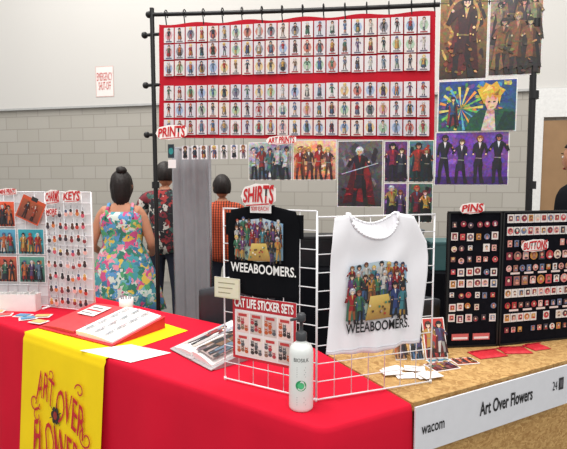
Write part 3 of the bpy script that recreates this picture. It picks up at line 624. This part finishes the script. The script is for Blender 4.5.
# ---------------------------------------------------------------- binder
def openbook(name,fl,fr_,back,tilt,cover,lcol,thick=.02):
    fl=Vector(fl);fr_=Vector(fr_); x=(fr_-fl); W=x.length; x.normalize(); up=Vector(back); dd=up.length; y=Vector((up.x,up.y,0)).normalized()*math.cos(tilt)+Vector((0,0,math.sin(tilt)))
    y=(y-x*y.dot(x)).normalized(); nrm=x.cross(y); e=empty(name,fl+x*W/2)
    P=lambda a,b,d=0: fl+x*a+y*b+nrm*d
    mb=MB(); hw=W/2
    mb.box(P(hw/2,dd/2,.004),x*(hw/2),y*(dd/2),nrm*.002); mb.box(P(hw*1.5,dd/2,.004),x*(hw/2),y*(dd/2),nrm*.002); mb.box(P(hw,dd/2,.004),x*.02,y*(dd/2),nrm*.004)
    mb.build('cover',cover,e)
    def pg(s0,s1,h0,h1,nm,m):
        def fn(u,v):
            a=s0+(s1-s0)*u; h=.008+h0+(h1-h0)*u+.006*math.sin(math.pi*u); return P(a,.016+(dd-.032)*v,h)
        mb=MB(); vs=[];n=10
        for j in(0,1):
            for i in range(n+1): vs.append(fn(i/n,j))
        for j in(0,1):
            for i in range(n+1): a=s0+(s1-s0)*i/n; vs.append(P(a,.016+(dd-.032)*j,.006))
        N=n+1; fs=[]
        for i in range(n): fs+=[(i,i+1,N+i+1,N+i),(2*N+i+1,2*N+i,3*N+i,3*N+i+1),(i+1,i,2*N+i,2*N+i+1),(N+i,N+i+1,3*N+i+1,3*N+i)]
        fs+=[(0,N,3*N,2*N),(n,2*N+n,3*N+n,N+n)]
        mb.add(vs,fs); return mb.build(nm,m,e)
    pg(.014,hw-.01,.002,thick*.6,'left_pages',lcol); pg(hw+.01,W-.016,thick,.006,'right_pages',M_PAP)
    for k in range(3):
        q=P(hw,dd*(.25+.25*k),.006); mb=MB(); pr=None
        for i in range(9):
            t=math.pi*i/8; p=q+x*(.016*math.cos(t))+nrm*(.024*math.sin(t))
            if pr is not None: mb.cyl(pr,p,.0015,6)
            pr=p
        mb.build('ring_%d'%(k+1),M_CHROME,e)
    mb=MB(); p=[P(.004,.02,0),P(W-.004,.02,0),P(W-.004,dd-.004,0),P(.004,dd-.004,0)]; g=[Vector((v.x,v.y,TZ+.001)) for v in p]
    mb.add(p+g,[(0,1,2,3),(7,6,5,4),(3,2,6,7),(0,3,7,4),(2,1,5,6),(1,0,4,5)]); mb.build('easel_wedge',cover,e)
    return e,P,W,dd
M_REDB=mat('red_binder',(200,40,52),.5,var=.03)
e,P,W,dd=openbook('sketch_binder',(-1.255,2.40,TZ+.004),(-.775,2.115,TZ+.004),(.15,.31),math.radians(9),M_REDB,mat('red_page',(206,64,70),.5),.02)
fb_=lambda a,z,d=0:P(a,z,.022+d)
A=Art(fb_,.006); A.rect(.09,.17,.22,.29,(238,232,232)); A.rect(.10,.22,.21,.235,(200,60,60),1); A.rect(.10,.19,.18,.198,(90,90,90),1); A.rect(.105,.255,.19,.265,(90,90,90),1); A.build('label',e)
A=Art(lambda a,z,d=0:P(W/2+.012+a,z,.016+.02+(-.016)*(a/(W/2))+.004*math.sin(math.pi*a/(W/2))+d),.001,.0004)
for r in range(4):
    for c in range(3):
        x=.028+.068*c; y=.03+.074*r
        figure(A,x+.018,y,.066,R.choice([(150,154,160),(120,124,132),(180,150,140)]),R.choice([(196,198,206),(210,190,190),(186,196,204)]),(170,172,180),1,big=.2,skin=(232,222,216),shoes=(120,124,130),accent=(170,120,120))
        for k in range(4):
            a=R.uniform(-.005,.04);b=R.uniform(0,.05); A.line((x+a,y+b),(x+R.uniform(0,.04),y+R.uniform(0,.06)),.002,(150,154,160),10)
A.build('sketches',e)
e,P,W,dd=openbook('photo_album',(-.505,2.085,TZ+.002),(-.285,1.835,TZ+.002),(.21,.27),math.radians(11),mat('album_cover',(170,166,168),.5),M_PAP,.028)
A=Art(lambda a,z,d=0:P(W/2+.012+a,z,.02+.026+(-.018)*(a/(W/2))+.004*math.sin(math.pi*a/(W/2))+d),.002,.0003)
A.rect(.01,.03,.135,.30,(160,140,136),0,top=(190,180,176)); splash(A,.14,.30,[(120,90,90),(190,170,160),(90,80,90)],16,1,.12)
for i in range(3): figure(A,.04+.035*i,.04,.22,R.choice(HAIRS),R.choice(CLO),R.choice(CLO),2+i*3,big=.16)
A.build('page_art',e)
A=Art(lambda a,z,d=0:P(.014+a,z,.008+.002+.0148*a/(W/2)+.006*math.sin(math.pi*a/(W/2))+d),.003,.0003)
A.rect(.015,.05,.12,.28,(200,188,180),0,top=(150,160,176)); figure(A,.065,.06,.2,R.choice(HAIRS),(150,50,50),(60,50,60),1,big=.16); A.build('page_art_left',e)
fs_=empty('flyer_sheet',(-.7,2.05,TZ)); mb=MB(); mb.prism([(-.90,2.07),(-.63,1.925),(-.49,2.04),(-.70,2.15)],TZ+.0032,TZ+.0045); mb.build('sheet',M_PAP,fs_)
A=Art(FlatFrame((0,0,TZ+.0045),(1,0,0),(0,1,0)),.0005)
for k in range(4): A.poly([(-.80+.045*k,2.065+.02*k),(-.66+.04*k,1.985+.02*k),(-.655+.04*k,1.99+.02*k),(-.795+.045*k,2.071+.02*k)],(186,184,192))
A.build('text_lines',fs_)
pcu=Vector((-.90,2.70,TZ)); e=empty('pen_cup',pcu); mb=MB(); mb.lathe(pcu,[(.032,0),(.036,.002),(.040,.09),(.037,.09),(.034,.01)],24); mb.build('cup',M_PAP,e,smooth=True)
mb=MB()
for i in range(5): t=i*1.26; mb.cyl(pcu+Vector((.012*math.cos(t),.012*math.sin(t),.012)),pcu+Vector((.03*math.cos(t),.03*math.sin(t),.11)),.004,8)
mb.build('pens',mat('pen_grey',(150,150,156),.4),e)
# ---------------------------------------------------------------- pin boards
B1=Frame((.728,2.115),(.976,2.142)); B2=Frame((.98,2.142),(1.42,2.262))
pb=empty('pin_display_board',(1,2.15,TZ)); M_FELT=mat('black_felt',(20,20,26),.95,var=.2,scale=40,spec=.05)
mb=MB(); mb.box(B1(B1.len/2,1.075,-.008),B1.x*B1.len/2,B1.n*.006,(0,0,.302)); mb.box(B2(B2.len/2,1.075,-.008),B2.x*B2.len/2,B2.n*.006,(0,0,.302)); mb.build('felt_panels',M_FELT,pb)
mb=MB()
for F in(B1,B2):
    for s in(.004,F.len-.004): mb.box(F(s,1.075,-.002),F.x*.004,F.n*.008,(0,0,.306))
    for z in(.772,1.380): mb.box(F(F.len/2,z,-.002),F.x*F.len/2,F.n*.008,(0,0,.004))
mb.build('trim',M_BLK,pb)
mb=MB()
for F,s in((B1,.05),(B2,.38)): mb.box(F(s,TZ+.1,-.05),F.x*.006,F.n*.035,(0,0,.098))
mb.build('easel_feet',M_BLK,pb)
PINC=[(206,80,84),(220,150,140),(216,196,180),(180,40,50),(90,60,70),(226,220,216),(190,130,60),(110,120,150),(140,40,60),(226,170,164),(60,50,56),(150,100,90)]
def pin(A,x,z,q,back):
    if back: A.rect(x-q*1.15,z-q*1.35,x+q*1.15,z+q*1.25,(226,218,214),0)
    k=R.randint(0,2); c=R.choice(PINC)
    if k==0: A.ell(x,z,q,q,c,1,12)
    elif k==1: A.poly([(x+q*1.05*math.cos(i*.785)*(1 if i%2 else .7),z+q*1.1*math.sin(i*.785)*(1 if i%2 else .75)) for i in range(8)],c,1)
    else: A.rect(x-q*.8,z-q,x+q*.8,z+q,c,1)
    A.ell(x,z+q*.3,q*.5,q*.45,R.choice(HAIRS),2,8); A.ell(x,z+q*.1,q*.32,q*.34,R.choice(SK),3,8); A.ell(x+q*.1,z-q*.5,q*.5,q*.25,R.choice(PINC),2,6)
A=Art(B1,.002,.0006)
for r in range(10):
    z=1.325-r*.053
    for c in range(6):
        if R.random()<.1 or r==9: continue
        pin(A,.028+c*.0385+R.uniform(-.004,.004),z+R.uniform(-.004,.004),.0135,r%3!=0 and R.random()<.6)
for c in range(2): A.rect(.03+c*.1,.80,.11+c*.1,.83,(200,96,96),1); A.rect(.035+c*.1,.805,.105+c*.1,.815,(235,225,225),2)
A.build('pins',pb)
A=Art(B2,.002,.0006)
for r in range(10):
    z=1.35-r*.057
    big_=r in(3,5)
    nn=9 if big_ else 11
    for c in range(nn):
        if R.random()<.06 or (r==2 and 2<c<8): continue
        pin(A,.03+c*(.40/nn)+.012,z,.021 if big_ else .015,r in(0,1,6,8))
    if r in (4,7): 
        for c in range(5): A.rect(.05+c*.075,z-.027,.10+c*.075,z-.018,(226,204,200),4)
A.build('buttons',pb)
logo('pins_sign','PINS',(.05,1.38,.15,1.415),B1,pb,d=.02); logo('buttons_sign','BUTTONS',(.10,1.205,.23,1.245),B2,pb,d=.02)
# ---------------------------------------------------------------- goods on counter
def rpouch(i,x,y,a,w=.10,h=.07,m=None,t=.008):
    e=empty('red_gift_pouch' if i==0 else 'red_gift_pouch.%03d'%i,(x,y,TZ)); X=Vector((math.cos(a),math.sin(a),0));Y=Vector((-math.sin(a),math.cos(a),0)); c=Vector((x,y,TZ+.001))
    def fn(u,v):
        k=min(1,8*u,8*(1-u))*min(1,8*v,8*(1-v)); return c+X*(u-.5)*2*w+Y*(v-.5)*2*h+Vector((0,0,.0015+t*k+.001*math.sin(u*20)))
    gridmesh('pouch',fn,16,12,M_REDB,e); mb=MB(); mb.box(c+Vector((0,0,.001)),X*w,Y*h,(0,0,.001)); mb.box(c+Y*h*.5+Vector((0,0,t+.003)),X*w*.96,Y*.004,(0,0,.0012)); mb.build('base_and_zip',mat('dark_red',(150,20,34),.6),e)
rpouch(0,.885,2.03,.28,.07,.045); rpouch(1,1.025,2.075,.05,.062,.04); rpouch(2,1.145,2.12,.3,.045,.038)
def card(name,x,y,a,w,h,tilt,bgc,n=2,z=0):
    X=Vector((math.cos(a),math.sin(a),0)); Yh=Vector((-math.sin(a),math.cos(a),0)); Y=Yh*math.cos(tilt)+Vector((0,0,math.sin(tilt)))
    o=Vector((x,y,TZ+.0015+z)); F=FlatFrame(o,X,Y); e=empty(name,o)
    mb=MB(); mb.box(F(w/2,h/2,0),F.x*w/2,F.z*h/2,F.n*.001)
    if tilt>.3:
        zz=F(0,h*.7).z-TZ-.001; mb.add([F(w*.3,h*.7,-.001),F(w*.7,h*.7,-.001),F(w*.7,h*.7,-.001)+Yh*.04-Vector((0,0,zz)),F(w*.3,h*.7,-.001)+Yh*.04-Vector((0,0,zz))],[(0,1,2,3)])
    mb.build('board',M_PAP,e); A=Art(F,.0014,.0003); A.rect(.004,.004,w-.004,h-.004,bgc,0,top=sc(bgc,1.4))
    splash(A,w,h,[sc(bgc,.5),sc(bgc,1.5),(90,80,90),(190,150,110)],24,1,.12)
    for i in range(n): figure(A,w*(i+.5)/n,.008,h*.86,R.choice(HAIRS),R.choice(CLO),R.choice(CLO),2+i*3,big=.2,cape=R.choice([None,sc(bgc,.6)]))
    A.build('art',e); return e
card('art_print',.60,1.97,.15,.10,.17,math.radians(72),(140,46,40),2)
card('art_print.001',.535,1.955,.2,.06,.12,math.radians(70),(60,90,120),2)
card('art_print.002',.47,1.955,.2,.05,.13,math.radians(70),(170,130,90),2)
card('art_print.003',.60,1.83,.35,.12,.085,0,(110,60,60),3); card('art_print.004',.71,1.90,.2,.10,.07,0,(160,80,60),3,.001); card('art_print.005',.60,1.925,.2,.10,.03,0,(60,110,130),3,.002)
mb=MB()
for i,(x,y,a) in enumerate([(.44,1.86,.5),(.47,1.79,.1),(.54,1.79,.4),(.52,1.85,-.2),(.42,1.81,.2),(.56,1.775,.35)]):
    X=Vector((math.cos(a),math.sin(a),0));Y=Vector((-math.sin(a),math.cos(a),0)); mb.box((x,y,TZ+.002+.002*i),X*.04,Y*.027,(0,0,.001))
e=empty('sticker_sheets',(.5,1.84,TZ)); mb.build('sheets',M_PAP,e)
# ---------------------------------------------------------------- booth backstage
def chair(name,c,a,m):
    e=empty(name,(c[0],c[1],0)); X=Vector((math.cos(a),math.sin(a),0));Y=Vector((-math.sin(a),math.cos(a),0)); c=Vector((c[0],c[1],0)); P=lambda x,y,z:c+X*x+Y*y+Vector((0,0,z))
    mb=MB()
    for s in(-1,1):
        mb.path([P(s*.21,.22,0),P(s*.21,.2,.45),P(s*.2,-.18,.47),P(s*.2,-.23,.9)],.012,8); mb.path([P(s*.22,-.24,0),P(s*.21,-.1,.46)],.012,8)
    mb.cyl(P(-.21,.21,.2),P(.21,.21,.2),.01,8); mb.cyl(P(-.21,-.2,.2),P(.21,-.2,.2),.01,8); mb.build('frame',M_BLK,e)
    gridmesh('seat',lambda u,v:P((u-.5)*.42,(v-.5)*.42,.475+.02*math.sin(math.pi*u)*math.sin(math.pi*v)),10,10,m,e,.03)
    gridmesh('backrest',lambda u,v:P((u-.5)*.42,-.205-.04*v-.03*math.sin(math.pi*u),.62+(.31+.03*math.sin(math.pi*u))*v),12,8,m,e,.025)
chair('stacking_chair',(-.30,2.84),.2,mat('charcoal_seat',(52,54,60),.7)); chair('stacking_chair.001',(.62,2.62),-.2,mat('charcoal_seat'))
bt2=empty('draped_storage_table',(.55,3.6,0))
def drape(u,v):
    s=u*2.8; z=.9*(1-v)+.01
    if s<.6: x,y=-.25,4.0-s; nx,ny=-1,0
    elif s<2.2: x,y=-.25+(s-.6),3.4-(s-.6)*.18; nx,ny=-.18,-1
    else: x,y=1.35,3.112+(s-2.2); nx,ny=1,0
    w=.03*v*math.sin(s*22)+.02*v; return (x+nx*w,y+ny*w,z)
gridmesh('drape',drape,160,8,M_BLKC,bt2); mb=MB(); mb.prism([(-.25,3.4),(1.35,3.112),(1.35,3.7),(-.25,4.0)],.89,.91); mb.build('top',M_BLKC,bt2)
def bin_(name,x,y,w,d,h,z,c,m):
    e=empty(name,(x,y,z)); mb=MB(); vs=[]
    for zz,k in((0,.9),(h,1)): 
        for i,j in((-1,-1),(1,-1),(1,1),(-1,1)): vs.append((x+i*w*k,y+j*d*k,z+zz+.001))
    mb.add(vs,[(3,2,1,0),(4,5,6,7),(0,1,5,4),(1,2,6,5),(2,3,7,6),(3,0,4,7)])
    mb.box((x,y,z+h+.012),(w*1.05,0,0),(0,d*1.05,0),(0,0,.012)); mb.box((x-w*1.03,y,z+h),(.008,0,0),(0,.05,0),(0,0,.02)); mb.box((x+w*1.03,y,z+h),(.008,0,0),(0,.05,0),(0,0,.02))
    mb.build('tub',m,e,bevel=.006)
bin_('storage_bin',.83,3.42,.14,.12,.26,.91,0,mat('bin_grey',(112,120,124),.5)); bin_('storage_bin.001',1.15,3.38,.14,.12,.18,.91,0,mat('bin_teal',(70,110,112),.5)); bin_('storage_bin.002',.15,3.55,.3,.13,.2,.91,0,mat('bin_black',(30,32,36),.5))
gp=empty('grey_fabric_partition',(-.70,3.75,0)); GF=Frame((-.87,3.8),(-.575,3.71))
gridmesh('fabric',lambda u,v:tuple(GF(u*GF.len,.03+1.75*v,.008*math.sin(u*22)+.004*math.sin(u*40+v*2))),40,10,M_GREY,gp,.01)
mb=MB(); 
for s in(0,GF.len): mb.cyl(GF(s,0,-.015),GF(s,1.80,-.015),.014,10)
mb.cyl(GF(0,1.785,-.015),GF(GF.len,1.785,-.015),.012,8); mb.box(GF(0,.01,-.015),GF.x*.05,GF.n*.15,(0,0,.008)); mb.box(GF(GF.len,.01,-.015),GF.x*.05,GF.n*.15,(0,0,.008)); mb.build('poles',M_CHROME,gp)
# ---------------------------------------------------------------- people
def skinmesh(vs,es,sub=2,root=0):
    me=bpy.data.meshes.new('t'); me.from_pydata([v[0] for v in vs],es,[]); o=bpy.data.objects.new('t',me); COL.objects.link(o)
    o.modifiers.new('sk','SKIN'); sd=me.skin_vertices[0].data
    for i,v in enumerate(vs):
        r=v[1]; sd[i].radius=(r,r) if not isinstance(r,tuple) else r; sd[i].use_root=(i==root)
    s=o.modifiers.new('ss','SUBSURF'); s.levels=sub; s.render_levels=sub
    bpy.context.view_layer.update(); m=bpy.data.meshes.new_from_object(o.evaluated_get(bpy.context.evaluated_depsgraph_get()))
    bpy.data.objects.remove(o); return m
def person(name,loc,head,H,arms,mats,skin=M_SKIN,hairlen=.1,female=False,hairm=M_HAIR,cap=None,dress=None,bend=0,shoulder=.165):
    k=H/1.65; xf=Matrix.Translation(loc)@Matrix.Rotation(head,4,'Z')@Matrix.Scale(k,4); e=empty(name,loc)
    b=lambda p:(p[0],p[1]+bend*max(0,p[2]-.9)**1.0,p[2]-bend*.25*max(0,p[2]-.9))
    V=[];E=[]
    def a(p,r,par=None): 
        V.append((b(p),r)); i=len(V)-1
        if par is not None:E.append((par,i))
        return i
    sh=shoulder
    pel=a((0,0,.93),.125); sp_=a((0,0,1.06),.108 if female else .12,pel); ch=a((0,0,1.2),.115 if female else .13,sp_); uc=a((0,-.005,1.31),.09,ch); nb=a((0,-.005,1.395),.05,uc); nk=a((0,.01,1.46),.047,nb); 
    hands=[]
    for s in(-1,1):
        h=a((s*.085,0,.86),.09,pel); kn=a((s*.095,.015,.48),.056,h); cf=a((s*.1,-.01,.34),.05,kn); an=a((s*.1,-.01,.09),.034,cf); to=a((s*.115,.13,.035),.032,an)
        el,wr,hd=arms[0 if s<0 else 1]
        s0=a((s*(sh-.03),-.005,1.335),.052,uc); s1=a((s*sh,-.005,1.30),.048,s0); m1=a((el[0],el[1],el[2]),.037,s1); w1=a(wr,.024,m1); hands.append((s,wr,hd))
    me=skinmesh(V,E)
    for m in [skin]+mats['body']: me.materials.append(m)
    for p in me.polygons:
        p.use_smooth=True; p.material_index=mats['fn'](p.center)
    nrm=[v.normal.copy() for v in me.vertices]; cos=[v.co.copy() for v in me.vertices]
    me.transform(xf); o=bpy.data.objects.new('body',me); link(o,e)
    for nm,pred,off,m in mats.get('shells',[]):
        idx={};vs=[];fs=[]
        for p in me.polygons:
            c=sum((cos[i] for i in p.vertices),Vector())/len(p.vertices)
            if pred(c):
                f=[]
                for i in p.vertices:
                    if i not in idx:
                        idx[i]=len(vs); q=cos[i]+nrm[i]*off; vs.append(tuple(xf@q))
                    f.append(idx[i])
                fs.append(tuple(f))
        m2=bpy.data.meshes.new(nm); m2.from_pydata(vs,[],fs); m2.materials.append(m); m2.polygons.foreach_set('use_smooth',[True]*len(fs)); oo=bpy.data.objects.new(nm,m2); link(oo,e)
        sm=oo.modifiers.new('s','SOLIDIFY'); sm.thickness=.004
    for s,wr,hd in hands:
        w=Vector(b(wr)); d=(Vector(b(hd))-w).normalized(); up=Vector((0,0,1)); sd_=d.cross(up); 
        if sd_.length<.3: sd_=Vector((0,1,0))
        sd_.normalize(); pn=sd_.cross(d).normalized()
        if s<0: sd_=-sd_
        pv=[(w,.024),(w+d*.035,.030),(w+d*.075,.030)]; pm=skinmesh(pv,[(0,1),(1,2)],2)
        meshes=[pm]
        for i,(off,ln) in enumerate(((-.026,.075),(-.009,.085),(.009,.08),(.026,.062))):
            r0=w+d*.065+sd_*off; k1=r0+d*ln*.45+sd_*off*.15; k2=k1+d*ln*.3-pn*ln*.18; k3=k2+d*ln*.18-pn*ln*.25
            meshes.append(skinmesh([(r0,.0095),(k1,.009),(k2,.0085),(k3,.007)],[(0,1),(1,2),(2,3)],1))
        t0=w+d*.025-sd_*.022; t1=t0+d*.03-sd_*.022-pn*.006; t2=t1+d*.03-sd_*.008-pn*.008
        meshes.append(skinmesh([(t0,.012),(t1,.0105),(t2,.009)],[(0,1),(1,2)],1))
        mb=MB()
        for q in meshes: mb.add([v.co for v in q.vertices],[tuple(p.vertices) for p in q.polygons])
        mb.build('hand',skin,e,smooth=True,xf=xf)
    hc=Vector(b((0,.025,1.545))); 
    def hf(q):
        q=q.copy()
        if q.z<0: t=-q.z; q.x*=1-.32*t*t; q.y=q.y*(1-.18*t)+.12*t
        if q.y>.75 and abs(q.x)<.25 and -.45<q.z<.1: q.y+=.16*(1-abs(q.x)/.25)*(1-abs(q.z+.2)/.35) if abs(q.z+.2)<.35 else 0
        if q.y>.6 and .0<q.z<.2 and .2<abs(q.x)<.5: q.y-=.05
        return q
    mb=MB(); mb.ell(hc,.074,.092,.112,32,26,hf); mb.build('head',skin,e,smooth=True,xf=xf)
    mb=MB(); mb.ell(hc+Vector((-.076,-.005,-.005)),.01,.018,.03); mb.ell(hc+Vector((.076,-.005,-.005)),.01,.018,.03); mb.build('ears',skin,e,smooth=True,xf=xf)
    mb=MB(); mb.mi=0
    for s in(-1,1): mb.ell(hc+Vector((s*.029,.080,.008)),.013,.010,.008)
    mb.mi=1
    for s in(-1,1): mb.ell(hc+Vector((s*.029,.0885,.008)),.006,.004,.006); mb.box(hc+Vector((s*.029,.086,.028)),(.015,0,0),(0,.003,0),(0,0,.003))
    mb.mi=2; mb.ell(hc+Vector((0,.084,-.058)),.022,.008,.007); mb.build('face',[M_PAP,M_HAIR,mat('lips',(170,90,84),.5)],e,smooth=True,xf=xf)
    vs=[];fs=[];n=40;m=26
    for j in range(m+1):
        t=math.pi*j/m
        for i in range(n):
            p=2*math.pi*i/n; q=Vector((math.sin(t)*math.cos(p),math.sin(t)*math.sin(p),math.cos(t))); w=1+.045*math.sin(p*17+q.z*5)+.03*math.sin(p*9)
            z=q.z
            if z<0 and q.y<.3: z=z*(1+hairlen/.112*min(1,(.3-q.y)))
            sx=.086*(1+ (.12*min(1,-z*.5) if z<0 and hairlen>.05 else 0))
            vs.append(hc+Vector((q.x*sx*w,q.y*.104*w-.008,z*.122+.006)))
    for j in range(m):
        for i in range(n):
            t=math.pi*(j+.5)/m; p=2*math.pi*(i+.5)/n; y=math.sin(t)*math.sin(p); z=math.cos(t)
            if (y>.15 and z<.55-.1*math.cos(p*3)) or (z<-.45 and hairlen<.05) : continue
            fs.append((j*n+i,(j+1)*n+i,(j+1)*n+(i+1)%n,j*n+(i+1)%n))
    mb=MB(); mb.add(vs,fs); h=mb.build('hair',hairm,e,smooth=True,xf=xf); sm=h.modifiers.new('s','SOLIDIFY'); sm.thickness=.01
    if female:
        mb=MB(); mb.ell(hc+Vector((.01,-.05,.118)),.042,.042,.034,20,12,lambda q:q*(1+.06*math.sin(q.x*14)+.05*math.sin(q.z*12))); mb.build('hair_bun',hairm,e,smooth=True,xf=xf)
    if cap:
        mb=MB()
        mb.ell(hc+Vector((0,0,.045)),.095,.108,.085,28,14,lambda q:Vector((q.x,q.y,max(q.z,-.05)))); mb.ell(hc+Vector((0,.12,.045)),.07,.075,.008,20,8); mb.ell(hc+Vector((0,0,.13)),.01,.01,.006); mb.build('cap',cap,e,smooth=True,xf=xf)
    if dress:
        rings=dress[0]; n=64; vs=[];fs=[]
        for (z,rx,ry,fl,cy) in rings:
            for i in range(n):
                p=2*math.pi*i/n; w=1+fl*math.sin(p*9)+fl*.5*math.sin(p*14+1); vs.append(b((rx*math.cos(p)*w,cy+ry*math.sin(p)*w,z)))
        for j in range(len(rings)-1):
            for i in range(n): fs.append((j*n+i,j*n+(i+1)%n,(j+1)*n+(i+1)%n,(j+1)*n+i))
        mb=MB(); mb.add(vs,fs); d=mb.build('dress',dress[1],e,smooth=True,xf=xf); sm=d.modifiers.new('s','SOLIDIFY'); sm.thickness=.004
        mb=MB()
        for s in(-1,1): mb.path([b((s*.10,-.10,1.28)),b((s*.095,-.085,1.35)),b((s*.09,-.03,1.395)),b((s*.09,.05,1.37)),b((s*.09,.10,1.28))],.014,8)
        mb.build('straps',dress[1],e,smooth=True,xf=xf)
    return e
M_FLW=floral('tropical_dress',[(70,150,160),(110,180,180),(200,80,130),(206,216,206),(50,120,100),(216,186,80),(80,160,110),(90,150,200),(220,140,160),(60,120,150)],26)
M_FLM=floral('aloha_shirt',[(28,28,34),(34,34,40),(160,50,50),(198,194,186),(40,40,46),(60,90,84),(120,40,50)],24)
M_OR=plaid('orange_plaid_shirt',(214,90,50),(60,30,30),14); M_DEN=mat('dark_denim',(38,42,58),.9); M_SHOE=mat('black_shoes',(24,24,26),.5)
armsF=[((-.235,-.02,1.06),(-.20,.17,.98),(-.17,.3,.98)),((.235,-.02,1.06),(.21,.17,.96),(.17,.3,.97))]
person('woman_in_floral_dress',(-1.265,3.75,0),math.radians(8),1.60,armsF,dict(body=[M_SHOE],fn=lambda c:1 if c.z<.075 else 0),female=True,hairlen=.10,shoulder=.16,
  dress=([(1.335,.13,.085,0,-.02),(1.30,.165,.118,0,-.01),(1.24,.172,.132,.0,0),(1.15,.158,.125,.01,0),(1.07,.150,.122,.01,0),(.98,.19,.16,.03,0),(.85,.235,.20,.05,0),(.7,.27,.235,.06,0),(.52,.31,.27,.07,0)],M_FLW))
pants=lambda c:1 if (c.z<.95 and c.z>.075) else (2 if c.z<=.075 else 0)
def shirt(slv):
    def f(c):
        if abs(c.x)<.13: return .86<c.z<1.40
        return c.z>slv and c.z>.9
    return f
armsM=[((-.27,-.03,1.06),(-.24,.16,.98),(-.2,.3,1.0)),((.26,-.03,1.06),(.22,.18,1.02),(.16,.3,1.03))]
person('man_in_aloha_shirt',(-1.11,4.5,0),math.radians(-5),1.70,armsM,dict(body=[M_DEN,M_SHOE],fn=pants,shells=[('shirt',shirt(1.13),.022,M_FLM)]),hairlen=.0,shoulder=.19)
armsO=[((-.24,.05,1.08),(-.2,.26,1.1),(-.18,.4,1.12)),((.24,.04,1.08),(.2,.26,1.05),(.16,.4,1.06))]
person('shopper_in_plaid_shirt',(-.56,4.4,0),math.radians(12),1.58,armsO,dict(body=[M_DEN,M_SHOE],fn=pants,shells=[('shirt',shirt(1.12),.02,M_OR)]),hairlen=.02,shoulder=.18)
person('man_in_dark_hoodie',(1.86,2.98,0),math.radians(35),1.78,armsM,dict(body=[M_DEN,M_SHOE],fn=pants,shells=[('hoodie',shirt(.9),.024,M_BLKC)]),hairlen=.0,shoulder=.19)
